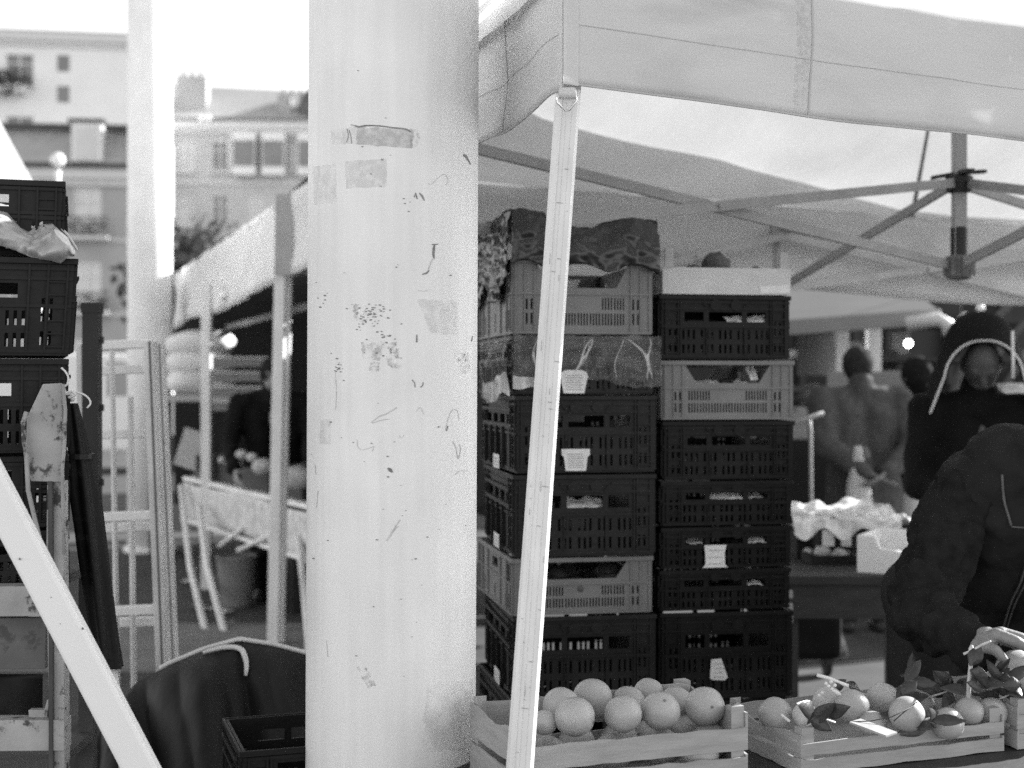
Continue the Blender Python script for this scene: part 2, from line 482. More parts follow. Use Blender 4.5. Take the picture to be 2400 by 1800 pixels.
def on_pillar(px, py, off=.0007):
    """point of the shaft's surface"""
    a = (px - 1200) / FPX
    ax = PX
    for _ in range(3):
        # ray (a t, t): |(a t - ax, t - PY)| = r
        A_, B_, C_ = a * a + 1, -2 * (a * ax + PY), ax * ax + PY * PY - (PR + off) ** 2
        t = (-B_ - math.sqrt(max(B_ * B_ - 4 * A_ * C_, 0))) / (2 * A_)
        z = CAM_Z - (py - 900) / FPX * t
        ax = PX + (z - 1.5) * LEAN
    return Vector((a * t - PX, t - PY, z))
def patch(name, q, m, nu=10, nv=8, off=.0007, wob=0.0, seed=0):
    b = MB()
    def fn(u, v):
        x = (q[0][0] * (1 - u) + q[1][0] * u) * (1 - v) + (q[3][0] * (1 - u) + q[2][0] * u) * v
        y = (q[0][1] * (1 - u) + q[1][1] * u) * (1 - v) + (q[3][1] * (1 - u) + q[2][1] * u) * v
        x += wob * mnoise.noise(Vector((u * 7, v * 7, seed))); y += wob * mnoise.noise(Vector((u * 7, v * 7, seed + 9)))
        return on_pillar(x, y, off)
    b.sheet(nu, nv, fn)
    return b.build(name, m, pil, smooth=True)
def stroke(mb, pts, w, off=.0009):
    n = len(pts); L, Rr = [], []
    for i, (x, y) in enumerate(pts):
        x0, y0 = pts[max(i - 1, 0)]; x1, y1 = pts[min(i + 1, n - 1)]
        dx, dy = x1 - x0, y1 - y0; l = math.hypot(dx, dy) or 1
        ww = (w[i] if isinstance(w, list) else w) * .36
        L.append(on_pillar(x - dy / l * ww, y + dx / l * ww, off)); Rr.append(on_pillar(x + dy / l * ww, y - dx / l * ww, off))
    mb.add(L + Rr, [(i, i + 1, n + i + 1, n + i) for i in range(n - 1)])
def curve(p, k=6):
    out = []
    for i in range(len(p) - 1):
        a = p[max(i - 1, 0)]; b = p[i]; c = p[i + 1]; d = p[min(i + 2, len(p) - 1)]
        for j in range(k):
            t = j / k
            f = lambda q: .5 * (2 * b[q] + (c[q] - a[q]) * t + (2 * a[q] - 5 * b[q] + 4 * c[q] - d[q]) * t * t + (3 * b[q] - a[q] - 3 * c[q] + d[q]) * t ** 3)
            out.append((f(0), f(1)))
    out.append(p[-1]); return out
m_tape = smear_mat('tape_remains', .38, .42, 55, .22, .6)
m_res = smear_mat('glue_residue', .45, .22, 70, .3, .55)
m_faint = smear_mat('faint_glue', .45, .2, 40, .35, .6)
m_rub = smear_mat('rubbed_dirt', .34, .34, 75, .46, .62)
m_dk = mat('dark_scratch', .22, .8, .3, 60)
m_sc = mat('grey_scratch', .58, .8, .2, 60)
patch('tape_strip', [(836, 296), (972, 304), (966, 348), (836, 338)], m_tape, 16, 6, wob=4)
patch('tape_end', [(776, 306), (836, 296), (836, 338), (776, 336)], m_faint, 8, 6, wob=3, seed=3)
patch('tape_end', [(962, 300), (984, 306), (982, 342), (962, 346)], m_rub, 4, 6, wob=4, seed=5)
b = MB(); stroke(b, curve([(822, 292), (833, 295), (842, 297), (860, 294), (890, 295), (920, 299), (950, 302), (962, 309)], 4), [2] * 4 + [5] * 8 + [4] * 17)
stroke(b, curve([(813, 302), (816, 318), (812, 334)]), 2); stroke(b, curve([(818, 304), (822, 320), (824, 336)]), 2)
b.build('tape_edge', m_dk, pil)
patch('glue_patch', [(809, 378), (906, 371), (906, 438), (810, 441)], m_res, wob=3, seed=1)
patch('glue_patch', [(732, 390), (787, 384), (788, 474), (736, 480)], m_faint, wob=3, seed=2)
patch('glue_patch', [(976, 700), (1073, 706), (1072, 786), (1010, 780)], m_faint, wob=4, seed=4)
patch('rubbed_patch', [(846, 802), (900, 800), (890, 846), (850, 838)], m_rub, wob=6, seed=6)
patch('rubbed_patch', [(900, 804), (930, 800), (944, 866), (908, 860)], m_rub, wob=10, seed=7)
patch('rubbed_patch', [(828, 712), (858, 716), (856, 756), (830, 750)], m_rub, wob=8, seed=8)
patch('rubbed_patch', [(1064, 828), (1106, 826), (1104, 872), (1080, 876)], m_rub, wob=8, seed=9)
patch('rubbed_patch', [(750, 984), (778, 982), (774, 1042), (748, 1040)], m_faint, wob=4, seed=10)
patch('rubbed_patch', [(836, 1562), (858, 1566), (882, 1606), (862, 1612)], m_rub, wob=6, seed=11)
patch('rubbed_patch', [(1000, 1610), (1108, 1590), (1106, 1760), (990, 1760)], smear_mat('dirt_low', .4, .2, 18, .4, .62), wob=14, seed=12)
patch('rubbed_patch', [(868, 850), (890, 848), (888, 872), (864, 868)], m_rub, wob=5, seed=13)
b = MB()
stroke(b, [(1019, 572), (1017, 584), (1016, 596), (1018, 606)], [4, 8, 7, 4]); stroke(b, [(1012, 573), (1027, 572)], 3)
stroke(b, [(990, 643), (1000, 640), (1006, 634)], [3, 6, 3]); stroke(b, [(971, 462), (974, 452), (978, 466)], 4); stroke(b, [(983, 452), (990, 460), (995, 470)], [3, 6, 3])
stroke(b, [(1087, 362), (1092, 366), (1104, 386)], [6, 9, 2])
stroke(b, [(977, 784), (977, 790), (977, 798), (977, 802)], [3, 4, 4, 7]); stroke(b, [(966, 890), (972, 897), (973, 908)], 3); stroke(b, [(986, 908), (991, 903), (992, 896)], 3)
stroke(b, [(909, 1097), (914, 1101), (920, 1107)], [5, 12, 5])
stroke(b, [(1108, 788), (1106, 800)], 3); stroke(b, [(1050, 998), (1047, 1010)], 4)
rng = random.Random(5)
for (cx, cy, sx, sy, n) in ((865, 745, 38, 30, 46), (885, 728, 22, 14, 14), (900, 790, 18, 26, 12), (795, 865, 10, 18, 14), (920, 400, 90, 200, 14), (900, 1000, 190, 400, 30), (760, 700, 25, 40, 8), (990, 1400, 110, 200, 12)):
    for _ in range(n):
        x, y, s = rng.gauss(cx, sx * .6), rng.gauss(cy, sy * .6), rng.choice((1.4, 1.8, 2.4, 3.0))
        if 728 < x < 1108: stroke(b, [(x - s, y), (x, y), (x + s, y + rng.uniform(-1, 1))], [s * .8, s * 1.6, s * .8])
b.build('paint_chips', m_dk, pil)
b = MB()
for pts, w in (([(1045, 1008), (1050, 985), (1060, 962), (1072, 962), (1077, 985)], 2), ([(1062, 1034), (1070, 1052), (1074, 1075), (1080, 1055), (1077, 1040)], 2.5),
               ([(836, 1030), (838, 1046), (845, 1054)], 2), ([(850, 1054), (866, 1050), (876, 1046), (872, 1058)], 2), ([(1068, 1112), (1078, 1104), (1100, 1103)], 2.5),
               ([(906, 1268), (920, 1245), (938, 1218)], 3), ([(912, 1262), (926, 1240), (934, 1234)], 2), ([(870, 990), (890, 975), (905, 970), (930, 955)], 3), ([(872, 992), (893, 985), (912, 982)], 2),
               ([(1011, 432), (1040, 408), (1051, 425), (1044, 433)], 1.6), ([(975, 965), (985, 955), (994, 972)], 1.6), ([(936, 1020), (940, 1026), (947, 1020)], 1.6),
               ([(738, 1090), (740, 1112)], 2), ([(745, 1150), (741, 1190)], 2.2), ([(1004, 634), (1010, 616), (1016, 606)], 3), ([(980, 680), (995, 682), (1008, 678)], 1.6), ([(785, 870), (788, 920), (786, 960)], 1.6), ([(765, 1500), (768, 1540)], 1.6)):
    stroke(b, curve(pts), w)
b.build('scratches', m_sc, pil)

# the second pillar, further off
p2 = thing('pillar', 'slim looking far white pillar behind the aluminium ladder, its right edge sunlit', 'pillar', (-3.26, 12.8, 0), 0, 'white round pillars of the square')
b = MB(); b.lathe([(.196, -.02), (.196, 2), (.196, 7.2)], 64); b.build('shaft', M['pillar'], p2, smooth=True)
b = MB(); b.lathe([(.23, 0), (.23, .03), (.21, .05)], 48); b.build('base_ring', M['pillar'], p2)

# ================================================================== the market tent on the right
A = Vector((.109, 2.75, 0)); U = Vector((.88, .48, 0)).normalized(); Vv = Vector((-.27, .963, 0)).normalized()
LU, LV, MU = 4.1, 3.0, 2.22
EZ, VZ, PKZ = 2.34, 2.075, 3.1
Bc, Dc, Cc = A + U * LU, A + Vv * LV, A + U * LU + Vv * LV
MA = A + U * MU + Vv * 1.5
tent = thing('market_tent', 'white canvas market tent with leaning aluminium corner post over the crates', 'tent', (A.x, A.y, 0), 0, 'white market tents')
TO = tent.location.copy()
peak = MA + Vector((0, 0, PKZ))
def facet(P, Q, nu=18, nv=14):
    P = P + Vector((0, 0, EZ)); Q = Q + Vector((0, 0, EZ))
    def fn(u, v):
        e = P.lerp(Q, u); p = e.lerp(peak, v)
        s = math.sin(math.pi * u) * (1 - v) * math.sin(math.pi * min(v * 1.1, 1))
        p.z -= .05 * s; p.z += .012 * NZ(p, 2.2)
        return p - TO
    return fn
b = MB()
for P, Q in ((A, Bc), (Bc, Cc), (Cc, Dc), (Dc, A)): b.sheet(18, 14, facet(P, Q))
b.build('roof', M['canvas'], tent, smooth=True)
# seams sewn down the back slope
b = MB()
for k in (.25,):
    f = facet(Cc, Dc)
    b.add([f(k - .004, i / 14) - Vector((0, 0, .004)) for i in range(15)] + [f(k + .004, i / 14) - Vector((0, 0, .004)) for i in range(15)], [(i, i + 1, 16 + i, 15 + i) for i in range(14)])
b.build('roof_seam', mat('seam_tape', .3, .9), tent)
# sheet added over the lower roof to darken it, cut along a shadow edge
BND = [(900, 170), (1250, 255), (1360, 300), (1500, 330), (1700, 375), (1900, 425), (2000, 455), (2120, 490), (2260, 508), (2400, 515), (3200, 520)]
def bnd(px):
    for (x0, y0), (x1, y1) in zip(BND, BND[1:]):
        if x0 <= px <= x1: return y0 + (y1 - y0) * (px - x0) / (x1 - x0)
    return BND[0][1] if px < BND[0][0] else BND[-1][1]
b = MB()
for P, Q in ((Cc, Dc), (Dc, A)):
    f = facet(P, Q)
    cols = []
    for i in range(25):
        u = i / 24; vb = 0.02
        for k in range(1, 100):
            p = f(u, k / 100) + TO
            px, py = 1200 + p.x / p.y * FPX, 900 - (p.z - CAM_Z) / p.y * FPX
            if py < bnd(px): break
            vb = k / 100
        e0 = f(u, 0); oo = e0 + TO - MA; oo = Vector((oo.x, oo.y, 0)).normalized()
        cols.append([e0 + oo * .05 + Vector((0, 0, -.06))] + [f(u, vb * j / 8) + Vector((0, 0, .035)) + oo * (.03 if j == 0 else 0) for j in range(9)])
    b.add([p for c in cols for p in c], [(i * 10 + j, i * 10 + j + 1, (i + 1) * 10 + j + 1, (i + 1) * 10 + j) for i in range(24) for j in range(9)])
b.build('roof_shade_sheet', M['canvas_shade'], tent, smooth=True)

def valance(P, D, L, ztop, zbot, nu, nv, amp, sag=0.0, flare=0.0, seed=0, edge=False):
    n = Vector((D.y, -D.x, 0))
    def fn(u, v):
        p = P + D * (L * u)
        z = ztop + (zbot(u) - ztop) * v
        w = amp * (mnoise.noise(Vector((u * L * 2.3 + seed, v * 1.2, seed))) * (.3 + .7 * v) + .45 * mnoise.noise(Vector((u * L * 6 + z * 3, z * 7, seed + 3))))
        w *= min(1, u * L / .3) if edge else 1
        if edge and D is U:      # pulled folds running down the cloth away from the post
            g_ = max(0, min(1, (u * L - .75) / .5)); w += g_ * (.016 * abs(math.sin((u * L * .55 + v * .55) * 7 + .6 * mnoise.noise(Vector((u * L * 2, v * 2, 5))))) + .012 * mnoise.noise(Vector((u * L * 3 + v * 2.4, v * 2.6 - u * L * .9, 8))))
        q = Vector((p.x, p.y, z)) + n * (w + flare * v)
        return q - TO
    return fn
AO = A - (U + Vv).normalized() * .028
fv = valance(AO, U, LU, EZ, lambda u: VZ - .012 * math.sin(math.pi * min(1, u * 1.6)) - .0 * u, 90, 12, .013, seed=2, edge=True)
b = MB(); b.sheet(110, 14, fv); b.build('front_valance', M['canvas_front'], tent, smooth=True, solid=.0012)
lzb = lambda u: VZ - .012 - .02 * min(1, u * 3.2) + .01 * math.sin(u * 40)
lv = valance(AO, Vv, LV, EZ, lzb, 90, 12, .03, seed=7, edge=True)
b = MB(); b.sheet(110, 14, lv); b.build('side_valance', M['canvas_front'], tent, smooth=True, solid=.0012)
bv = valance(Dc, U, LU, EZ, lambda u: 1.93 - .02 * math.sin(u * 9), 40, 6, .03, seed=11)
b = MB(); b.sheet(60, 8, bv); b.build('back_valance', M['canvas'], tent, smooth=True, solid=.0012)
rv = valance(Bc, Vv, LV, EZ, lambda u: VZ, 40, 6, .03, seed=15)
b = MB(); b.sheet(40, 6, rv); b.build('end_valance', M['canvas'], tent, smooth=True, solid=.0012)
# hems and vertical seams: thin stitched strips on the outer faces
def hem(fn, sgn, v0, v1, u0=0, u1=1, n=110, off=.0022):
    P, Q = [], []
    for i in range(n + 1):
        u = u0 + (u1 - u0) * i / n
        nn = (fn(min(1, u + .01), v0) - fn(max(0, u - .01), v0)); nn = Vector((nn.y, -nn.x, 0)).normalized() * sgn * off
        P.append(fn(u, v0) + nn); Q.append(fn(u, v1) + nn)
    return P + Q, [(i, i + 1, n + 2 + i, n + 1 + i) for i in range(n)]
b = MB()
b.add(*hem(fv, 1, .985, .998)); b.add(*hem(fv, 1, .556, .5605)); b.add(*hem(lv, -1, .985, .998)); b.add(*hem(lv, -1, .60, .6045))
b.build('hem_stitching', M['thread'], tent)
def vseam(fn, sgn, u, w, v0=0, v1=1, n=14, off=.0018):
    P, Q = [], []
    for i in range(n + 1):
        v = v0 + (v1 - v0) * i / n
        nn = (fn(u + .01, v) - fn(max(u - .01, 0), v)); nn = Vector((nn.y, -nn.x, 0)).normalized() * sgn * off
        P.append(fn(u - w, v) + nn); Q.append(fn(u + w, v) + nn)
    return P + Q, [(i, i + 1, n + 2 + i, n + 1 + i) for i in range(n)]
for q_ in (vseam(fv, 1, .613 / LU, .0006), vseam(lv, -1, .135, .0009)):
    b = MB(); b.add(*q_); b.build('vertical_stitching', M['thread'], tent)
b = MB(); b.add(*vseam(fv, 1, .588 / LU, .0048, .05, .95, off=.0014)); b.build('sewn_patch', smear_mat('faded_print', .45, .25, 90, .42, .58), tent)
b = MB()
b.sheet(10, 8, lambda u, v: fv(.0 + .008 * u, v) + Vector((.0012, -.0022, 0)))
b.sheet(6, 8, lambda u, v: lv(.0 + .006 * u, v) + Vector((-.0022, -.0008, 0)))
b.build('corner_strap', M['canvas_front'], tent, smooth=True)

# leaning corner post: extruded profile with ridges
TOPP = W(1332, 213, 2.782); LOWP = W(1225, 1703, 2.56)
BOT = TOPP + (LOWP - TOPP) * (TOPP.z / (TOPP.z - LOWP.z))
ax = (BOT - TOPP).normalized()
sx = Vector((1, 0, 0)); sx = (sx - ax * sx.dot(ax)).normalized(); sy = ax.cross(sx)
if sy.y < 0: sy = -sy
prof = [(-.0245, .010), (-.0245, -.004), (-.0195, -.012), (-.0130, -.0145), (-.0125, -.0175), (-.0100, -.0175), (-.0095, -.0150), (-.002, -.0160), (-.0015, -.0152), (-.0005, -.0152), (0, -.0160),
        (.0085, -.0165), (.009, -.0157), (.010, -.0157), (.0105, -.0165), (.019, -.0145), (.0245, -.006), (.0245, .010), (.015, .024), (-.015, .024)]
def extr(p0, p1, k=1.0, n=24):
    vs, fs, m = [], [], len(prof)
    for i in range(n + 1):
        c = p0.lerp(p1, i / n) - TO
        vs += [c + sx * (x * k) + sy * (y * k) for x, y in prof]
    for i in range(n):
        fs += [(i * m + j, i * m + (j + 1) % m, (i + 1) * m + (j + 1) % m, (i + 1) * m + j) for j in range(m)]
    fs += [tuple(range(m)), tuple(range((n + 1) * m - 1, n * m - 1, -1))]
    return vs, fs
b = MB(); b.add(*extr(TOPP - (BOT - TOPP).normalized() * .12, BOT)); b.build('post', M['pole'], tent)
b = MB()
rng = random.Random(3)
for _ in range(34):
    t = rng.uniform(.02, .62); x = rng.uniform(-.018, .018); c = TOPP.lerp(BOT, t) - TO; L = rng.choice((.003, .005, .012, .02)); w = .0006
    if rng.random() < .6: q = [(x, t, .0), (x + L * .7, t, 0)]
    d = sy * -.0182
    if rng.random() < .5: b.add([c + sx * x + d, c + sx * (x + L * .6) + d + ax * .001, c + sx * (x + L * .6) + d + ax * .0018, c + sx * x + d + ax * .0012], [(0, 1, 2, 3)])
    else: b.add([c + sx * x + d, c + sx * (x + w) + d, c + sx * (x + w * 1.5) + d + ax * L, c + sx * x + d + ax * L], [(0, 1, 2, 3)])
b.build('post_scratches', m_dk, tent)
# webbing loop and triangular ring
c = W(1330, 222, 2.725) - TO
b = MB(); b.tube([c + Vector((-.017, 0, .0)), c + Vector((.017, 0, 0))], .0085, 12); b.box(c.x - .016, c.x + .016, c.y - .002, c.y + .004, c.z, c.z + .014)
b.build('webbing_loop', M['canvas_front'], tent, bevel=.002)
q = [W(1305, 228, 2.722), W(1351, 226, 2.722), W(1352, 236, 2.722), W(1334, 258, 2.722), W(1326, 260, 2.722), W(1306, 240, 2.722), W(1305, 228, 2.722)]
b = MB(); b.tube([p - TO for p in q], .0023, 8, caps=False); b.build('ring', M['chrome'], tent, smooth=True)

# mast, hubs and scissor trusses
HU, HL = 2.245, 1.935
b = MB(); b.box(MA.x - TO.x - .0235, MA.x - TO.x + .0235, MA.y - TO.y - .0235, MA.y - TO.y + .0235, HL - .03, PKZ - .01); b.build('mast', M['truss'], tent, bevel=.004)
mc = MA - TO
b = MB(); b.lathe([(.030, 1.975), (.031, 1.98), (.031, 2.075), (.029, 2.08)], 24, (mc.x, mc.y, 0)); b.build('mast_sleeve', M['black'], tent, smooth=False)
b = MB(); b.lathe([(.03, HL - .05), (.048, HL - .04), (.052, HL), (.048, HL + .035), (.035, HL + .04)], 16, (mc.x, mc.y, 0))
for k in range(8):
    a = k * math.pi / 4; b.box(mc.x + .05 * math.cos(a) - .008, mc.x + .05 * math.cos(a) + .008, mc.y + .05 * math.sin(a) - .008, mc.y + .05 * math.sin(a) + .008, HL - .035, HL + .03)
b.build('lower_hub', mat('hub_grey', .16, .5, .3, 14, metal=.3), tent)
b = MB(); b.lathe([(.03, HU - .04), (.045, HU - .035), (.05, HU), (.05, HU + .02), (.03, HU + .03)], 16, (mc.x, mc.y, 0))
for dx, dy in ((-1, .1), (1, .1), (.1, 1), (.1, -1)):
    b.beam((mc.x, mc.y, HU + .035), (mc.x + dx * .10, mc.y + dy * .10, HU + .03 + .012 * dx), .03, .012)
b.build('upper_hub', M['black'], tent)
ends = [A + Vv * 1.5, A + U * MU + Vv * LV, A + U * LU + Vv * 1.5, A + U * MU]
def bars(mb, P, Q, zu, zl, o=.012):
    d = (Q - P).normalized(); s = Vector((-d.y, d.x, 0)) * o
    mb.beam(P - TO + s + Vector((0, 0, zu)), Q - TO + s + Vector((0, 0, zl)), .016, .034)
    mb.beam(P - TO - s + Vector((0, 0, zl)), Q - TO - s + Vector((0, 0, zu)), .016, .034)
    m = (P + Q) / 2 - TO; z = (zu + zl) / 2
    mb.tube([m - s * 2.4 + Vector((0, 0, z)), m + s * 2.4 + Vector((0, 0, z))], .008, 10)
for e in ends:
    b = MB(); bars(b, e, MA, HU, HL); b.build('truss', M['truss'], tent)
for P, Q in ((A + Vv * 1.5, Dc), (Dc, Dc + U * MU / 2), (Dc + U * MU / 2, Dc + U * MU), (Dc + U * MU, Cc)):
    b = MB(); sh0 = (MA - (P + Q) / 2).normalized() * .09; bars(b, P + sh0, Q + sh0, 2.2, 1.94); b.build('eave_truss', M['truss'], tent)
b = MB(); p = A + U * MU + Vv * LV - TO
b.box(p.x - .03, p.x + .03, p.y - .03, p.y + .03, HU - .05, HU + .03); b.box(p.x - .03, p.x + .03, p.y - .03, p.y + .03, HL - .05, HL + .03); b.box(p.x - .012, p.x + .012, p.y - .012, p.y + .012, HL, HU); b.build('truss_joint', M['truss'], tent)
for Pp in (Dc, Cc, Bc):
    b = MB(); p = Pp - TO; b.box(p.x - .022, p.x + .022, p.y - .022, p.y + .022, 0, EZ); b.build('back_post', M['truss'], tent, bevel=.003)
# ================================================================== crates
def slots(x0, x1, z0, z1, groups, per, sw=.007, gap=.016):
    out = []
    if not groups: return out
    cw = (x1 - x0) / groups
    for g in range(groups):
        c = x0 + cw * (g + .5)
        for k in range(per):
            x = c + (k - (per - 1) / 2) * gap
            out.append((x - sw / 2, x + sw / 2, z0, z1))
    return out
def panel_dark(w, h, hand=True, var=0):
    m = w * .14
    H = slots(m, w - m, .10 * h, .24 * h, max(3, int(w / .075)), 3) + slots(m, w - m, .32 * h, .47 * h, max(3, int(w / .075)), 3)
    H += slots(.02, m - .006, .12 * h, .26 * h, 1, 2) + slots(w - m + .006, w - .02, .12 * h, .26 * h, 1, 2) + slots(.02, m - .006, .36 * h, .6 * h, 1, 2) + slots(w - m + .006, w - .02, .36 * h, .6 * h, 1, 2)
    if hand:
        a, b = (.60, .75) if var == 0 else (.66, .82)
        H += [(w * .18, w * .33, a * h, b * h), (w * .37, w * .63, a * h, b * h), (w * .67, w * .82, a * h, b * h)]
    return H
def ribs_dark(mb, w, h, d=.005, var=0):
    """stiffening ribs standing proud of the panel's outer face (y = 0)"""
    for z in (.055, .52, .80 if var == 0 else .58, .90):
        mb.box(.001, w - .001, -d, -.0002, z * h - .0035, z * h + .0035)
    for x in (.012, .05, w * .145, w * .855, w - .05, w - .012):
        mb.box(x - .002, x + .002, -d - .002, -.0001, .012, h - .012)
    for x in (w * .35, w * .65):
        mb.box(x - .0018, x + .0018, -d, -.0001, .06 * h, .5 * h)
    k = 7
    for s in (0, 1):
        for i in range(k):
            z = h * (.1 + .8 * i / (k - 1))
            x0, x1 = ((.012, .05) if s == 0 else (w - .05, w - .012))
            mb.box(x0 + .002, x1 - .002, -d - .001, -.0001, z - .0016, z + .0016)
    if var == 0:
        for x in (w * .42, w * .58):
            T0 = mb.T
            mb.T = (lambda p, c=(x, .86 * h), T0=T0: (T0(Vector((p.x + c[0], p.z * .6 - d * .6, p.y + c[1]))) if T0 else Vector((p.x + c[0], p.z * .6 - d * .6, p.y + c[1]))))
            mb.lathe([(.010, -.006), (.017, -.006), (.017, .006), (.010, .006)], 14)
            mb.T = T0
        for s in (-1, 1):
            c = w / 2 + s * w * .17
            mb.prism([(c - s * .018, .79 * h), (c - s * .013, .79 * h), (c + s * .012, .92 * h), (c + s * .007, .92 * h)], -d, -.0002)
def panel_grey(w, h, side=False):
    m = w * .17
    H = []
    if not side:
        H += slots(m + .008, w - m - .008, .13 * h, .29 * h, 7, 4, .0045, .0085)
        full = slots(m + .008, w - m - .008, .34 * h, .50 * h, 7, 4, .0045, .0085)
        H += full[:8] + full[-8:]
        H += slots(.035, m - .012, .14 * h, .29 * h, 1, 2, .006, .014) + slots(w - m + .012, w - .035, .14 * h, .29 * h, 1, 2, .006, .014)
        H += slots(.035, m - .012, .34 * h, .48 * h, 1, 2, .006, .014) + slots(w - m + .012, w - .035, .34 * h, .48 * h, 1, 2, .006, .014)
        H += [(m, w - m, .63 * h, .945 * h)]
    else:
        H += [(w * .10, w * .17, .55 * h, .86 * h), (w * .83, w * .90, .55 * h, .86 * h), (w * .42, w * .58, .66 * h, .84 * h)]
        for k in (.12, .2, .5, .8, .88): H += [(w * k - .008, w * k + .008, .08 * h, .34 * h)]
    return H
def ribs_grey(mb, w, h, d=.004, side=False):
    for z in (.03, .55, .965):
        if z == .55 and not side:
            mb.box(.001, w - .001, -d, -.0002, z * h - .003, z * h + .003)
        else: mb.box(.001, w - .001, -d, -.0002, z * h - .003, z * h + .003)
    for x in (.006, .032, w * .15, w * .85, w - .032, w - .006) + ((w * .32, w * .68) if side else ()):
        mb.box(x - .0018, x + .0018, -d - .001, -.0001, .008, h - .004)
    if not side:
        m = w * .17
        mb.prism([(m, .63 * h), (m + .034, .63 * h), (m, .945 * h)], 0, .006)
        mb.prism([(w - m, .63 * h), (w - m, .945 * h), (w - m - .034, .63 * h)], 0, .006)
def crate(label, group, loc, rz, w, d, h, kind='dark', var=0, taper=0.0, mats=None, name=None):
    name = name or {'dark': 'slotted_crate', 'grey': 'open_crate'}[kind]
    cm = mats or {'dark': M['dark_crate'], 'grey': M['grey_crate']}[kind]
    root = thing(name, label, 'crate', loc, rz, group)
    def tap(p):
        k = 1 + taper * p.z / h
        return Vector((w / 2 + (p.x - w / 2) * k, d / 2 + (p.y - d / 2) * k, p.z))
    F = lambda p: tap(Vector((p.x, p.y, p.z)))
    Bk = lambda p: tap(Vector((w - p.x, d - p.y, p.z)))
    L = lambda p: tap(Vector((p.y, d - p.x, p.z)))
    Rr = lambda p: tap(Vector((w - p.y, p.x, p.z)))
    h0 = h - .003
    for nm, T, ww, side in (('front_panel', F, w, False), ('back_panel', Bk, w, False), ('side_panel', L, d, True), ('side_panel', Rr, d, True)):
        b = MB(T)
        i0, i1 = (0, ww) if not side else (.0062, ww - .0062)
        if kind == 'dark':
            hs = panel_dark(ww, h0, True, var) if not side else slots(.07, ww - .07, .10 * h0, .26 * h0, 6, 3) + [(ww * (.12 + .2 * k), ww * (.12 + .2 * k) + ww * .15, .64 * h0, .76 * h0) for k in range(4)]
            b.panel(i0, i1, 0.002, h0, hs, 0, .006); ribs_dark(b, ww, h0, var=var if not side else 1)
            if side:
                for k in range(4):   # smooth bays between deep ribs
                    x = ww * (.14 + .18 * k); b.box(x, x + .006, -.012, -.0003, .05 * h, .58 * h)
                b.box(ww * .08, ww * .92, -.010, -.0004, .585 * h, .63 * h); b.box(ww * .08, ww * .92, -.012, -.0004, .79 * h, .83 * h)
        else:
            hs = panel_grey(ww, h0, side)
            b.panel(i0, i1, 0.002, h0, hs, 0, .006); ribs_grey(b, ww, h0, side=side)
        b.build(nm, cm, root)
    b = MB(tap); b.panel(0, 1, 0, 1, [], 0, 1) if False else None
    hol = [(.04 + .05 * i, .07 + .05 * i, .04 + .05 * j, .07 + .05 * j) for i in range(int((w - .08) / .05)) for j in range(int((d - .08) / .05))]
    b.T = lambda p: tap(Vector((p.x, p.z, p.y)))
    b.panel(.007, w - .007, .007, d - .007, hol, .003, .008); b.build('floor', cm, root)
    b = MB(tap); e = .007; z0, z1 = h - .014, h - .001
    b.box(-e, w + e, -e, -.0012, z0, z1); b.box(-e, w + e, d + .0012, d + e, z0, z1); b.box(-e, -.0012, -.0012, d + .0012, z0, z1); b.box(w + .0012, w + e, -.0012, d + .0012, z0, z1)
    b.build('rim', cm, root, bevel=.0015)
    return root
def label_card(root, poly, y, lines, name='label', m=None):
    b = MB(); b.prism(poly, y - .0012, y); o = b.build(name, m or M['paper'], root)
    xs = [p[0] for p in poly]; zs = [p[1] for p in poly]
    x0, x1, z0, z1 = min(xs), max(xs), min(zs), max(zs)
    b = MB(); rng = random.Random(int(x0 * 1e4) + int(z1 * 1e4))
    for k in range(lines):
        z = z1 - (z1 - z0) * (.24 + .6 * k / max(1, lines - 1))
        x = x0 + (x1 - x0) * (.2 + .05 * rng.random())
        while x < x1 - (x1 - x0) * .24:
            l = rng.uniform(.002, .008); b.box(x, min(x + l, x1 - (x1 - x0) * .2), y - .0018, y - .0013, z - .0008, z + .0008); x += l + .0018
    if b.v: b.build('printed_lines', M['ink'], o)
    return o
def pot(cx, zt, w=.082, h=.062, cap=True):
    return [(cx - w / 2, zt), (cx - w / 2, zt - h * .28), (cx - w * .42, zt - h * .36), (cx - w * .36, zt - h), (cx + w * .36, zt - h), (cx + w * .42, zt - h * .36), (cx + w / 2, zt - h * .28), (cx + w / 2, zt)]

EA = math.atan2(.172, .985)
zof = lambda y, d: CAM_Z - (y - 900) / FPX * d
GL, GR_ = 'crates in the left stack under the tent', 'crates in the right stack under the tent'
